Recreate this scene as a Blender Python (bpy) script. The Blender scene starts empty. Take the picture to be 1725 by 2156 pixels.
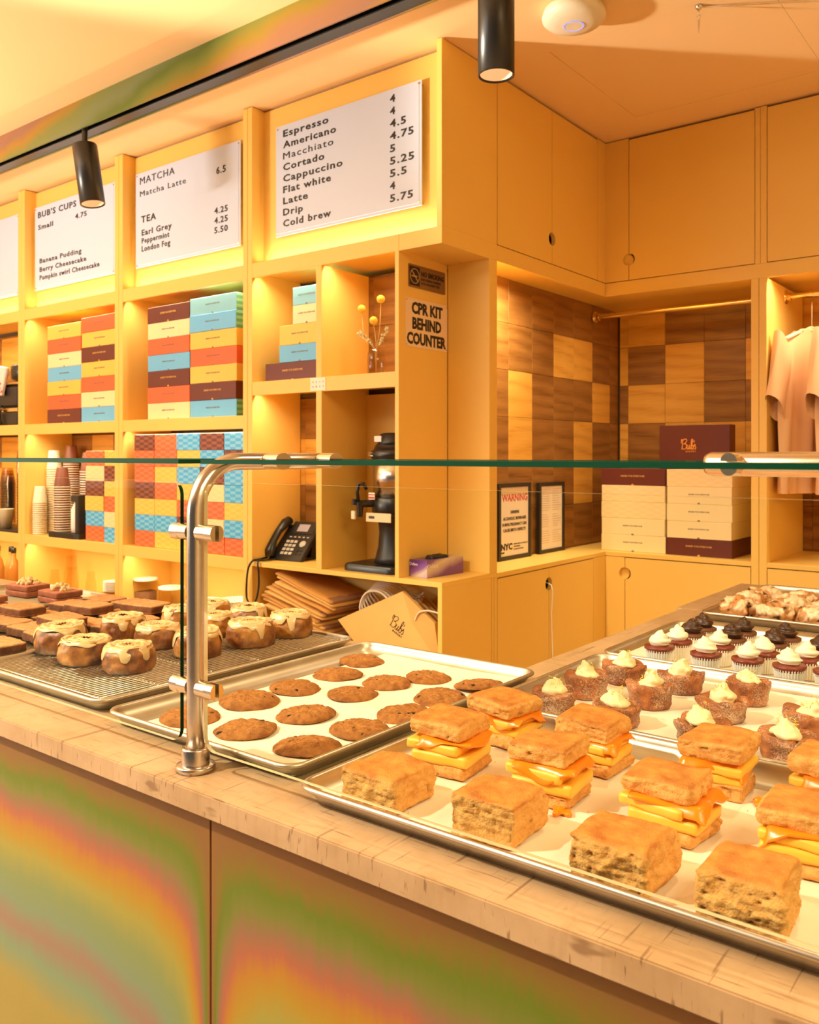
import bpy, bmesh, math, random
import numpy as np
from mathutils import Vector, Matrix

S = bpy.context.scene
C = bpy.context.scene.collection
random.seed(7)

# ---------------------------------------------------------------- camera
F_PX, HORIZON, YAW, CAM_Z = 1825.0, 958.0, math.atan(1422.5 / 1825.0), 1.36
cam_d = bpy.data.cameras.new('camera')
cam = bpy.data.objects.new('camera', cam_d); C.objects.link(cam)
cam.location = (0, 0, CAM_Z)
cam.rotation_euler = (math.pi / 2, 0, YAW)
cam_d.sensor_fit = 'VERTICAL'; cam_d.sensor_height = 36.0
cam_d.lens = 36.0 * F_PX / 2156.0
cam_d.shift_y = -(1078.0 - HORIZON) / 2156.0
cam_d.clip_start = 0.05
cam_d.dof.use_dof = True; cam_d.dof.focus_distance = 1.35; cam_d.dof.aperture_fstop = 11.0
S.camera = cam

# ---------------------------------------------------------------- view, world, lights
S.view_settings.view_transform = 'Standard'; S.view_settings.look = 'None'
S.view_settings.gamma = 1.0; S.view_settings.exposure = 0.2
try: S.view_settings.use_curve_mapping = False
except Exception: pass
S.cycles.max_bounces = 8; S.cycles.diffuse_bounces = 5; S.cycles.glossy_bounces = 4
S.cycles.transmission_bounces = 6; S.cycles.transparent_max_bounces = 24
S.cycles.caustics_reflective = False; S.cycles.caustics_refractive = False
S.cycles.sample_clamp_indirect = 6.0

W = bpy.data.worlds.new('world'); S.world = W; W.use_nodes = True
W.node_tree.nodes['Background'].inputs[0].default_value = (1.0, 0.87, 0.68, 1)
W.node_tree.nodes['Background'].inputs[1].default_value = 0.08

def lamp(name, kind, loc, energy, col, size=0.1, size_y=None, rot=None, target=None, spot=None, blend=0.3, spread=None):
    d = bpy.data.lights.new(name, kind); d.energy = energy; d.color = col
    if kind == 'AREA':
        d.size = size
        if size_y: d.shape = 'RECTANGLE'; d.size_y = size_y
        if spread: d.spread = math.radians(spread)
    else:
        d.shadow_soft_size = size
    if kind == 'SPOT': d.spot_size = math.radians(spot); d.spot_blend = blend
    o = bpy.data.objects.new(name, d); C.objects.link(o); o.location = loc
    if target is not None:
        o.rotation_euler = (Vector(target) - Vector(loc)).to_track_quat('-Z', 'Y').to_euler()
    elif rot is not None: o.rotation_euler = rot
    return o

WARM = (1.0, 0.80, 0.52); LED = (1.0, 0.84, 0.58); NEUT = (1.0, 0.88, 0.70)
# added customer side fill, shop-front daylight, added low light from the left, counter spot
lamp('customer_side_fill', 'AREA', (-3.2, -0.9, 2.76), 62, (1.0, 0.92, 0.80), 2.0, 1.4, rot=(0, 0, 0))  # unseen fill added over the customer side
lamp('shop_front_light', 'AREA', (-5.0, -3.0, 1.9), 42, (1.0, 0.94, 0.86), 3.0, 1.6, rot=(math.radians(98), 0, math.radians(-32)))
lamp('added_left_light', 'POINT', (-5.0, -0.85, 1.56), 75, (1.0, 0.90, 0.78), 0.16)  # unseen point light added at the left, no lamp hangs there
lamp('added_uplight', 'AREA', (-4.1, 0.05, 1.75), 95, (1.0, 0.88, 0.72), 0.34, 0.34, rot=(math.pi, 0, 0))  # added upward light to brighten the ceiling
lamp('side_fill', 'AREA', (1.5, 0.3, 2.76), 70, (1.0, 0.80, 0.46), 1.4, 1.4, rot=(0, 0, 0))  # unseen warm fill added to lift the right-hand cabinets
lamp('added_ceiling_wash', 'SPOT', (-4.1, 0.05, 1.75), 620, (1.0, 0.92, 0.70), 0.06, target=(-0.93, 1.95, 2.78), spot=36, blend=0.5)  # added beam without a fixture, brightens the ceiling up to its shadow edge
lamp('counter_key', 'SPOT', (-1.75, -0.45, 2.6), 190, (1.0, 0.86, 0.64), 0.05, target=(-0.75, 1.2, 0.92), spot=75, blend=0.6)

# ---------------------------------------------------------------- helpers
class MB:
    def __init__(s): s.v = []; s.f = []; s.m = []; s.sm = []
    def add(s, vs, fs, mat=0, smooth=False):
        n = len(s.v); s.v += [tuple(p) for p in vs]
        for f in fs: s.f.append(tuple(i + n for i in f)); s.m.append(mat); s.sm.append(smooth)
        return s
    def box(s, x0, x1, y0, y1, z0, z1, b=0.0, mat=0):
        if b <= 0:
            vs = [(x, y, z) for z in (z0, z1) for y in (y0, y1) for x in (x0, x1)]
            return s.add(vs, [(0, 2, 3, 1), (4, 5, 7, 6), (0, 1, 5, 4), (2, 6, 7, 3), (0, 4, 6, 2), (1, 3, 7, 5)], mat)
        b = min(b, (x1 - x0) * .49, (y1 - y0) * .49, (z1 - z0) * .49)
        X, Y, Z = (x0, x1), (y0, y1), (z0, z1); vs = []; idx = {}
        for i in (0, 1):
            for j in (0, 1):
                for k in (0, 1):
                    sx, sy, sz = (b if i == 0 else -b), (b if j == 0 else -b), (b if k == 0 else -b)
                    idx[i, j, k, 0] = len(vs); vs.append((X[i], Y[j] + sy, Z[k] + sz))
                    idx[i, j, k, 1] = len(vs); vs.append((X[i] + sx, Y[j], Z[k] + sz))
                    idx[i, j, k, 2] = len(vs); vs.append((X[i] + sx, Y[j] + sy, Z[k]))
        fs = []
        cen = Vector(((x0 + x1) / 2, (y0 + y1) / 2, (z0 + z1) / 2))
        def face(l):
            n = (Vector(vs[l[1]]) - Vector(vs[l[0]])).cross(Vector(vs[l[2]]) - Vector(vs[l[1]]))
            c = sum((Vector(vs[q]) for q in l), Vector()) / len(l)
            fs.append(tuple(l) if n.dot(c - cen) > 0 else tuple(reversed(l)))
        for a in range(3):
            for e in (0, 1):
                l = []
                for (p, q) in ((0, 0), (1, 0), (1, 1), (0, 1)):
                    t = [0, 0, 0]; t[a] = e; o = [r for r in range(3) if r != a]; t[o[0]] = p; t[o[1]] = q
                    l.append(idx[t[0], t[1], t[2], a])
                face(l)
            o = [r for r in range(3) if r != a]
            for p in (0, 1):
                for q in (0, 1):
                    l = []
                    for e, ax in ((0, 0), (1, 0), (1, 1), (0, 1)):
                        t = [0, 0, 0]; t[a] = e; t[o[0]] = p; t[o[1]] = q
                        l.append(idx[t[0], t[1], t[2], o[ax]])
                    face(l)
        for i in (0, 1):
            for j in (0, 1):
                for k in (0, 1): face([idx[i, j, k, 0], idx[i, j, k, 1], idx[i, j, k, 2]])
        return s.add(vs, fs, mat)
    def lathe(s, prof, cx=0, cy=0, n=24, mat=0, smooth=True, caps=(True, True), cz=0):
        vs = []; fs = []
        for r, z in prof:
            for i in range(n):
                a = 2 * math.pi * i / n; vs.append((cx + r * math.cos(a), cy + r * math.sin(a), cz + z))
        for k in range(len(prof) - 1):
            for i in range(n):
                j = (i + 1) % n; fs.append((k * n + i, k * n + j, (k + 1) * n + j, (k + 1) * n + i))
        if caps[0]: fs.append(tuple(reversed(range(n))))
        if caps[1]: fs.append(tuple(range((len(prof) - 1) * n, len(prof) * n)))
        return s.add(vs, fs, mat, smooth)
    def cyl(s, p0, p1, r0, r1=None, n=16, mat=0, smooth=True, caps=True):
        r1 = r0 if r1 is None else r1
        p0, p1 = Vector(p0), Vector(p1); d = (p1 - p0).normalized()
        u = d.orthogonal().normalized(); w = d.cross(u); vs = []
        for p, r in ((p0, r0), (p1, r1)):
            for i in range(n):
                a = 2 * math.pi * i / n; vs.append(p + (u * math.cos(a) + w * math.sin(a)) * r)
        fs = [(i, (i + 1) % n, n + (i + 1) % n, n + i) for i in range(n)]
        s.add(vs, fs, mat, smooth)
        if caps: s.add(vs, [tuple(reversed(range(n))), tuple(range(n, 2 * n))], mat, False)
        return s
    def tube(s, path, r, n=8, mat=0, closed=False):
        P = [Vector(p) for p in path]; N = len(P); vs = []; fs = []
        rr = r if isinstance(r, (list, tuple)) else [r] * N
        u = None
        for k in range(N):
            if closed: d = P[(k + 1) % N] - P[k - 1]
            else: d = P[min(k + 1, N - 1)] - P[max(k - 1, 0)]
            d = d.normalized() if d.length > 1e-9 else Vector((0, 0, 1))
            if u is None: u = d.orthogonal().normalized()
            u = (u - d * u.dot(d)); u = u.normalized() if u.length > 1e-6 else d.orthogonal().normalized()
            w = d.cross(u)
            for i in range(n):
                a = 2 * math.pi * i / n; vs.append(P[k] + (u * math.cos(a) + w * math.sin(a)) * rr[k])
        for k in range(N if closed else N - 1):
            for i in range(n):
                j = (i + 1) % n; k2 = (k + 1) % N
                fs.append((k * n + i, k * n + j, k2 * n + j, k2 * n + i))
        if not closed: fs += [tuple(reversed(range(n))), tuple(range((N - 1) * n, N * n))]
        return s.add(vs, fs, mat, True)
    def prism(s, poly, axis, a0, a1, mat=0):
        # poly: 2-D outline in the two other axes (in x,y,z order), extruded along axis
        n = len(poly); o = [r for r in range(3) if r != axis]; vs = []
        for a in (a0, a1):
            for p in poly:
                t = [0, 0, 0]; t[axis] = a; t[o[0]] = p[0]; t[o[1]] = p[1]; vs.append(tuple(t))
        fs = [tuple(range(n)), tuple(reversed(range(n, 2 * n)))] + [(i, n + i, n + (i + 1) % n, (i + 1) % n) for i in range(n)]
        return s.add(vs, fs, mat)
    def mesh(s, name, mats, recalc=True):
        me = bpy.data.meshes.new(name); me.from_pydata([tuple(v) for v in s.v], [], s.f)
        for m in (mats if isinstance(mats, (list, tuple)) else [mats]): me.materials.append(m)
        if len(me.materials) > 1: me.polygons.foreach_set('material_index', s.m)
        me.polygons.foreach_set('use_smooth', s.sm)
        if recalc:
            bm = bmesh.new(); bm.from_mesh(me); bmesh.ops.recalc_face_normals(bm, faces=bm.faces); bm.to_mesh(me); bm.free()
        me.update(); return me
    def build(s, name, mats, parent=None, recalc=True, **kw):
        return link(name, s.mesh(name, mats, recalc), parent, **kw)

def link(name, me, parent=None, loc=None, rot=None, world=True, **kw):
    """world=True: the mesh is in world coordinates, so it is moved back by its parents' locations."""
    o = bpy.data.objects.new(name, me); C.objects.link(o)
    if parent is not None:
        o.parent = parent
        if loc is None and world:
            off = Vector(); p = parent
            while p is not None: off += p.location; p = p.parent
            o.location = -off
    if loc is not None: o.location = loc
    if rot is not None: o.rotation_euler = rot
    tag(o, **kw); return o

def tag(o, label=None, cat=None, group=None, kind=None):
    if label: o['label'] = label
    if cat: o['category'] = cat
    if group: o['group'] = group
    if kind: o['kind'] = kind
    return o

def thing(name, label, cat, loc=(0, 0, 0), rotz=0, group=None):
    o = bpy.data.objects.new(name, None); C.objects.link(o); o.empty_display_size = 0.05
    o.location = loc; o.rotation_euler = (0, 0, rotz)
    return tag(o, label, cat, group)

def dup(root, loc, rotz=0, label=None, group=None, scale=None):
    r = root.copy(); C.objects.link(r); r.location = loc; r.rotation_euler = (0, 0, rotz)
    if scale: r.scale = scale if isinstance(scale, (tuple, list)) else (scale,) * 3
    if label: r['label'] = label
    if group: r['group'] = group
    for ch in list(root.children):
        c = ch.copy(); C.objects.link(c); c.parent = r
        for g in list(ch.children):
            d = g.copy(); C.objects.link(d); d.parent = c
    return r

ORD = ['first', 'second', 'third', 'fourth', 'fifth', 'sixth', 'seventh', 'eighth', 'ninth', 'tenth', 'eleventh', 'twelfth', 'thirteenth',
       'fourteenth', 'fifteenth', 'sixteenth', 'seventeenth', 'eighteenth', 'nineteenth', 'twentieth', 'twenty-first', 'twenty-second',
       'twenty-third', 'twenty-fourth', 'twenty-fifth', 'twenty-sixth', 'twenty-seventh', 'twenty-eighth', 'twenty-ninth', 'thirtieth',
       'thirty-first', 'thirty-second', 'thirty-third', 'thirty-fourth', 'thirty-fifth', 'thirty-sixth', 'thirty-seventh', 'thirty-eighth',
       'thirty-ninth', 'fortieth']

# numpy noise
def _hash(ix, iy, iz, seed):
    with np.errstate(over='ignore'):
        h = (ix.astype(np.int64) * 374761393 + iy.astype(np.int64) * 668265263 + iz.astype(np.int64) * 1274126177 + seed * 974634777) & 0xffffffff
        h = ((h ^ (h >> 13)) * 1274126177) & 0xffffffff
        h = (h ^ (h >> 16)) & 0xffffffff
    return h / 4294967295.0 * 2 - 1
def vnoise(P, seed=0):
    P = np.asarray(P, float); i = np.floor(P).astype(np.int64); f = P - i; f = f * f * (3 - 2 * f)
    r = 0
    for dx in (0, 1):
        for dy in (0, 1):
            for dz in (0, 1):
                w = (f[:, 0] if dx else 1 - f[:, 0]) * (f[:, 1] if dy else 1 - f[:, 1]) * (f[:, 2] if dz else 1 - f[:, 2])
                r = r + w * _hash(i[:, 0] + dx, i[:, 1] + dy, i[:, 2] + dz, seed)
    return r
def fbm(P, seed=0, octv=4, gain=0.5):
    P = np.asarray(P, float); a = 1.0; r = 0
    for k in range(octv): r = r + a * vnoise(P * 2 ** k + k * 17.3, seed + k); a *= gain
    return r
def sstep(a, b, x): t = np.clip((x - a) / (b - a), 0, 1); return t * t * (3 - 2 * t)

_cg = {}
def cube_grid(nx, ny, nz):
    if (nx, ny, nz) in _cg: return _cg[nx, ny, nz]
    idx = {}; vs = []; fs = []
    def vid(i, j, k):
        t = (i, j, k)
        if t not in idx: idx[t] = len(vs); vs.append((2 * i / nx - 1, 2 * j / ny - 1, 2 * k / nz - 1))
        return idx[t]
    for i in range(nx):
        for j in range(ny):
            fs.append((vid(i, j, nz), vid(i + 1, j, nz), vid(i + 1, j + 1, nz), vid(i, j + 1, nz)))
            fs.append((vid(i, j, 0), vid(i, j + 1, 0), vid(i + 1, j + 1, 0), vid(i + 1, j, 0)))
    for i in range(nx):
        for k in range(nz):
            fs.append((vid(i, 0, k), vid(i + 1, 0, k), vid(i + 1, 0, k + 1), vid(i, 0, k + 1)))
            fs.append((vid(i, ny, k), vid(i, ny, k + 1), vid(i + 1, ny, k + 1), vid(i + 1, ny, k)))
    for j in range(ny):
        for k in range(nz):
            fs.append((vid(0, j, k), vid(0, j, k + 1), vid(0, j + 1, k + 1), vid(0, j + 1, k)))
            fs.append((vid(nx, j, k), vid(nx, j + 1, k), vid(nx, j + 1, k + 1), vid(nx, j, k + 1)))
    _cg[nx, ny, nz] = (np.array(vs), fs); return _cg[nx, ny, nz]

def rounded(U, hx, hy, hz, r):
    """unit cube points -> rounded box of half sizes, plus normals"""
    H = np.array([hx, hy, hz]); P = U * H; core = np.clip(P, -(H - r), H - r); D = P - core
    L = np.linalg.norm(D, axis=1, keepdims=True)
    ax = np.zeros_like(U); m = np.argmax(np.abs(U), axis=1); ax[np.arange(len(U)), m] = np.sign(U[np.arange(len(U)), m])
    N = np.where(L > 1e-9, D / np.maximum(L, 1e-9), ax)
    return core + N * r, N

def organic(name, P, fs, mats, attrs=None, smooth=True, matidx=None):
    me = bpy.data.meshes.new(name); me.from_pydata(P.tolist(), [], fs)
    for m in (mats if isinstance(mats, (list, tuple)) else [mats]): me.materials.append(m)
    me.polygons.foreach_set('use_smooth', [smooth] * len(me.polygons))
    if matidx is not None: me.polygons.foreach_set('material_index', matidx)
    for k, a in (attrs or {}).items():
        at = me.attributes.new(k, 'FLOAT', 'POINT'); at.data.foreach_set('value', np.asarray(a, np.float32))
    me.update(); return me

# ---------------------------------------------------------------- materials
class NT:
    def __init__(s, name):
        s.m = bpy.data.materials.new(name); s.m.use_nodes = True; s.t = s.m.node_tree; s.n = s.t.nodes
        s.b = s.n['Principled BSDF']; s.out = s.n['Material Output']
    def new(s, typ, **kw):
        n = s.n.new(typ)
        for k, v in kw.items():
            if k.startswith('i_'): n.inputs[int(k[2:]) if k[2:].isdigit() else k[2:]].default_value = v
            else: setattr(n, k, v)
        return n
    def l(s, a, b): s.t.links.new(a, b)
    def coord(s, scale=(1, 1, 1), src='Object', rot=(0, 0, 0)):
        tc = s.new('ShaderNodeTexCoord'); mp = s.new('ShaderNodeMapping')
        mp.inputs['Scale'].default_value = scale; mp.inputs['Rotation'].default_value = rot
        s.l(tc.outputs[src], mp.inputs[0]); return mp.outputs[0]
    def noise(s, scale, vec=None, detail=4, rough=0.55, dist=0.0):
        n = s.new('ShaderNodeTexNoise'); n.inputs['Scale'].default_value = scale; n.inputs['Detail'].default_value = detail
        n.inputs['Roughness'].default_value = rough; n.inputs['Distortion'].default_value = dist
        if vec is not None: s.l(vec, n.inputs['Vector'])
        return n.outputs[0]
    def ramp(s, fac, stops, interp='LINEAR'):
        r = s.new('ShaderNodeValToRGB'); r.color_ramp.interpolation = interp; e = r.color_ramp.elements
        while len(e) < len(stops): e.new(0.5)
        for q, (p, c) in zip(e, stops): q.position = p; q.color = (*c, 1) if len(c) == 3 else c
        s.l(fac, r.inputs[0]); return r.outputs[0]
    def mix(s, fac, a, b, mode='MIX'):
        m = s.new('ShaderNodeMix', data_type='RGBA', blend_type=mode)
        for sock, v in ((m.inputs[0], fac), (m.inputs[6], a), (m.inputs[7], b)):
            if isinstance(v, (int, float)): sock.default_value = v
            elif isinstance(v, tuple): sock.default_value = (*v, 1)
            else: s.l(v, sock)
        return m.outputs[2]
    def math(s, op, a, b=0.0, clamp=False):
        m = s.new('ShaderNodeMath', operation=op, use_clamp=clamp)
        for sock, v in ((m.inputs[0], a), (m.inputs[1], b)):
            if isinstance(v, (int, float)): sock.default_value = v
            else: s.l(v, sock)
        return m.outputs[0]
    def bump(s, h, strength=0.3, dist=0.002):
        b = s.new('ShaderNodeBump'); b.inputs['Strength'].default_value = strength; b.inputs['Distance'].default_value = dist
        s.l(h, b.inputs['Height']); s.l(b.outputs[0], s.b.inputs['Normal'])
    def base(s, v):
        if isinstance(v, tuple): s.b.inputs['Base Color'].default_value = (*v, 1)
        else: s.l(v, s.b.inputs['Base Color'])
        return s
    def set(s, rough=0.5, metal=0.0, spec=None, coat=None, sss=None, sssr=None):
        s.b.inputs['Roughness'].default_value = rough; s.b.inputs['Metallic'].default_value = metal
        if spec is not None: s.b.inputs['Specular IOR Level'].default_value = spec
        if coat is not None: s.b.inputs['Coat Weight'].default_value = coat; s.b.inputs['Coat Roughness'].default_value = 0.15
        if sss is not None: s.b.inputs['Subsurface Weight'].default_value = sss; s.b.inputs['Subsurface Radius'].default_value = sssr or (0.01, 0.005, 0.003); s.b.inputs['Subsurface Scale'].default_value = 0.6
        return s

def sc(r, g, b):
    return tuple((c / 255 / 12.92) if c / 255 <= 0.04045 else ((c / 255 + 0.055) / 1.055) ** 2.4 for c in (r, g, b))

def plain(name, col, rough=0.5, metal=0.0, var=0.06, nscale=30, bump=0.0, spec=None, coat=None):
    m = NT(name); n = m.noise(nscale, m.coord())
    m.base(m.mix(n, tuple(c * (1 - var) for c in col), tuple(min(1, c * (1 + var)) for c in col))).set(rough, metal, spec, coat)
    if bump: m.bump(n, bump, 0.001)
    return m.m

M = {}
PAINT = (0.86, 0.60, 0.235)
m = NT('yellow_paint'); n1 = m.noise(260, m.coord(), 2); n2 = m.noise(3, m.coord(), 2)
m.base(m.mix(n2, (0.89, 0.58, 0.145), (0.91, 0.60, 0.16))).set(0.42, spec=0.35); m.bump(n1, 0.05, 0.0006); M['paint'] = m.m
m = NT('ceiling_paint'); m.base(m.mix(m.noise(2, m.coord()), (0.93, 0.655, 0.345), (0.95, 0.675, 0.365))).set(0.8, spec=0.2); m.bump(m.noise(180, m.coord()), 0.04, 0.0005); M['ceil'] = m.m
M['dark_gap'] = plain('dark_reveal', (0.10, 0.055, 0.02), 0.8)
M['floor'] = plain('terrazzo_floor', (0.42, 0.36, 0.30), 0.5, var=0.3, nscale=60)
M['wallp'] = plain('cream_wall_paint', (0.85, 0.68, 0.42), 0.7)

def wood(name, c0, c1, c2):
    m = NT(name); oi = m.new('ShaderNodeObjectInfo')
    tc = m.new('ShaderNodeTexCoord'); add = m.new('ShaderNodeVectorMath', operation='ADD')
    comb = m.new('ShaderNodeCombineXYZ'); 
    for k in range(3): m.l(m.math('MULTIPLY', oi.outputs['Random'], 37.0 + 11 * k), comb.inputs[k])
    m.l(tc.outputs['Object'], add.inputs[0]); m.l(comb.outputs[0], add.inputs[1])
    mp = m.new('ShaderNodeMapping'); mp.inputs['Scale'].default_value = (2.2, 2.2, 9.0); m.l(add.outputs[0], mp.inputs[0])
    w = m.new('ShaderNodeTexWave', wave_type='RINGS', rings_direction='Y', wave_profile='SIN')
    w.inputs['Scale'].default_value = 0.55; w.inputs['Distortion'].default_value = 14.0; w.inputs['Detail'].default_value = 3; w.inputs['Detail Scale'].default_value = 0.7
    m.l(mp.outputs[0], w.inputs['Vector'])
    mp2 = m.new('ShaderNodeMapping'); mp2.inputs['Scale'].default_value = (8, 8, 160.0); m.l(add.outputs[0], mp2.inputs[0])
    fine = m.noise(1.0, mp2.outputs[0], 5, 0.6)
    g = m.math('ADD', m.math('MULTIPLY', w.outputs[1], 0.30), m.math('MULTIPLY', fine, 0.75))
    col = m.ramp(g, [(0.15, c2), (0.45, c1), (0.85, c0)])
    col = m.mix(m.math('MULTIPLY', oi.outputs['Random'], 0.35), col, c1)
    m.base(col).set(0.38, spec=0.4); m.bump(g, 0.15, 0.0006); return m.m
M['wood_dark'] = wood('walnut_veneer', (0.40, 0.185, 0.045), (0.27, 0.115, 0.024), (0.12, 0.046, 0.010))
M['wood_light'] = wood('oak_veneer', (0.80, 0.45, 0.09), (0.70, 0.36, 0.06), (0.46, 0.20, 0.03))

m = NT('limestone_countertop')   # pale worn slab: fine streaks, scratches, small dark chips
v = m.coord((1, 1, 1)); vs_ = m.coord((9, 30, 2), rot=(0, 0, 0.5)); vs2 = m.coord((34, 9, 2), rot=(0, 0, 0.9))
big = m.noise(7, v, 6, 0.6); st = m.noise(3, vs_, 4); st2 = m.noise(3, vs2, 4); sp = m.noise(90, v, 3, 0.7)
c = m.ramp(big, [(0.3, (0.43, 0.27, 0.13)), (0.7, (0.60, 0.405, 0.225))])
c = m.mix(m.ramp(st, [(0.54, (0, 0, 0)), (0.70, (0.30,) * 3)]), c, (0.36, 0.20, 0.08))
c = m.mix(m.ramp(st2, [(0.56, (0, 0, 0)), (0.72, (0.25,) * 3)]), c, (0.34, 0.20, 0.09))
c = m.mix(m.ramp(sp, [(0.70, (0, 0, 0)), (0.76, (0.8,) * 3)]), c, (0.25, 0.14, 0.06))
sl = m.noise(1.0, m.coord((200, 7, 30), rot=(0, 0, 0.35)), 2, .5); sl2 = m.noise(1.0, m.coord((12, 300, 40), rot=(0, 0, 0.6)), 2, .5)
c = m.mix(m.ramp(sl, [(.64, (0, 0, 0)), (.69, (.7,) * 3)]), c, (.20, .10, .04)); c = m.mix(m.ramp(sl2, [(.65, (0, 0, 0)), (.70, (.7,) * 3)]), c, (.22, .11, .045))
m.base(c).set(0.42, spec=0.4); m.bump(st, 0.06, 0.0005); M['top'] = m.m

def film(name, mode):
    """rainbow film: its iridescence painted as colour bands that follow each panel's own edges (they stay put on the sheet)"""
    m = NT(name); tc = m.new('ShaderNodeTexCoord'); sep = m.new('ShaderNodeSeparateXYZ'); m.l(tc.outputs['Object'], sep.inputs[0])
    nz = m.noise(3.2, m.coord((1, 1, 0.7)), 3, 0.55); nf = m.noise(2.0, m.coord((34, 34, 5)), 3, 0.6)
    if mode == 'panel':      # object origin = top seam corner of the sheet; z negative downwards
        dz = m.math('MULTIPLY', sep.outputs[2], -1.0)
        ax = m.math('ABSOLUTE', sep.outputs[0])
        side = m.math('DIVIDE', ax, m.math('ADD', ax, 0.028))
        far = m.math('SUBTRACT', 1.07, m.math('MULTIPLY', m.math('MAXIMUM', sep.outputs[0], 0.0), 0.55))
        s_ = m.math('MULTIPLY', m.math('MULTIPLY', dz, side), far)
        s_ = m.math('ADD', s_, m.math('MULTIPLY', m.math('SUBTRACT', nz, 0.5), 0.085))
        s_ = m.math('ADD', s_, m.math('MULTIPLY', m.math('SUBTRACT', nf, 0.5), 0.028))
        s_ = m.math('MULTIPLY', s_, 2.45, clamp=True)
    else:
        s_ = m.math('ADD', m.math('MULTIPLY', sep.outputs[0], 0.42), m.math('MULTIPLY', sep.outputs[2], -2.6))
        s_ = m.math('ADD', s_, m.math('MULTIPLY', nz, 0.35)); s_ = m.math('FRACT', s_)
    P_ = [(0.0, (0.42, 0.17, 0.055)), (0.06, (0.36, 0.165, 0.045)), (0.10, (0.32, 0.20, 0.03)), (0.15, (0.20, 0.25, 0.018)), (0.20, (0.27, 0.27, 0.05)),
          (0.25, (0.42, 0.21, 0.11)), (0.30, (0.60, 0.18, 0.10)), (0.345, (0.66, 0.27, 0.04)), (0.40, (0.62, 0.35, 0.035)),
          (0.46, (0.52, 0.42, 0.08)), (0.56, (0.34, 0.39, 0.15)), (0.66, (0.31, 0.39, 0.23)), (0.76, (0.46, 0.27, 0.20)), (0.86, (0.31, 0.41, 0.24)), (1.0, (0.54, 0.40, 0.10))]
    if mode != 'panel':
        P_ = [(0.0, (0.24, 0.26, 0.05)), (0.14, (0.42, 0.24, 0.03)), (0.26, (0.46, 0.19, 0.10)), (0.42, (0.40, 0.18, 0.12)), (0.52, (0.48, 0.23, 0.03)), (0.62, (0.26, 0.26, 0.07)), (0.78, (0.24, 0.26, 0.12)), (0.90, (0.15, 0.20, 0.035)), (1.0, (0.24, 0.26, 0.05))]
    m.base(m.mix(1.0, m.ramp(s_, P_), (0.66, 0.70, 0.64), 'MULTIPLY')).set(0.42, spec=0.3); m.bump(m.noise(420, m.coord(), 2), 0.05, 0.0004); return m.m
M['film'] = film('rainbow_film', 'panel'); M['film_beam'] = film('rainbow_film_fascia', 'beam')

def brushed(name, col, rough, scale=(3, 3, 300), metal=1.0):
    m = NT(name); n = m.noise(1.0, m.coord(scale), 3)
    m.base(m.mix(n, tuple(c * 0.88 for c in col), col)).set(rough, metal); m.bump(n, 0.06, 0.0003); return m.m
M['steel'] = brushed('brushed_steel', (0.66, 0.60, 0.54), 0.24)
M['steel_bar'] = brushed('brushed_steel_bar', (0.80, 0.66, 0.48), 0.26, (300, 3, 300))
m = NT('sheet_pan_aluminium'); n = m.noise(14, m.coord(), 5); n2 = m.noise(1.0, m.coord((6, 300, 6)), 2)
m.base(m.mix(n, (0.52, 0.46, 0.36), (0.70, 0.65, 0.56))).set(0.3, 1.0); m.l(m.math('ADD', m.math('MULTIPLY', n, 0.25), 0.28), m.b.inputs['Roughness']); m.bump(n2, 0.05, 0.0003); M['pan'] = m.m
M['chrome'] = plain('chromed_wire', (0.75, 0.72, 0.66), 0.16, 1.0)
M['brass'] = plain('polished_brass', (0.95, 0.74, 0.36), 0.17, 1.0)
m = NT('parchment_paper'); n = m.noise(9, m.coord(), 5); m.base(m.mix(m.noise(5, m.coord()), (0.86, 0.76, 0.60), (0.93, 0.85, 0.72))).set(0.55, spec=0.3); m.bump(n, 0.25, 0.002); M['parch'] = m.m
M['black'] = plain('black_plastic', (0.018, 0.016, 0.016), 0.38, var=0.2)
M['black_metal'] = plain('black_powder_coat', (0.016, 0.014, 0.014), 0.30, 0.0, var=0.2, spec=0.6)
M['grey'] = plain('grey_button', (0.55, 0.52, 0.46), 0.5)
M['white'] = plain('white_plastic', (0.86, 0.84, 0.80), 0.4, var=0.02)
M['board'] = plain('white_letterboard', (0.64, 0.72, 0.92), 0.5, var=0.01)
M['ink'] = plain('black_lettering', (0.022, 0.014, 0.012), 0.5, var=0.1)
M['blue_ring'] = None
m = NT('status_ring'); m.base((0.1, 0.2, 0.9)); m.b.inputs['Emission Color'].default_value = (0.25, 0.3, 1, 1); m.b.inputs['Emission Strength'].default_value = 1.2; M['blue_ring'] = m.m
m = NT('lamp_lens'); m.base((0.9, 0.7, 0.5)).set(0.3); m.b.inputs['Emission Color'].default_value = (1, 0.62, 0.34, 1); m.b.inputs['Emission Strength'].default_value = 0.30; M['lens'] = m.m
m = NT('led_diffuser'); m.base((1, 0.9, 0.7)); m.b.inputs['Emission Color'].default_value = (1, 0.80, 0.45, 1); m.b.inputs['Emission Strength'].default_value = 3.0; M['led'] = m.m

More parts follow.
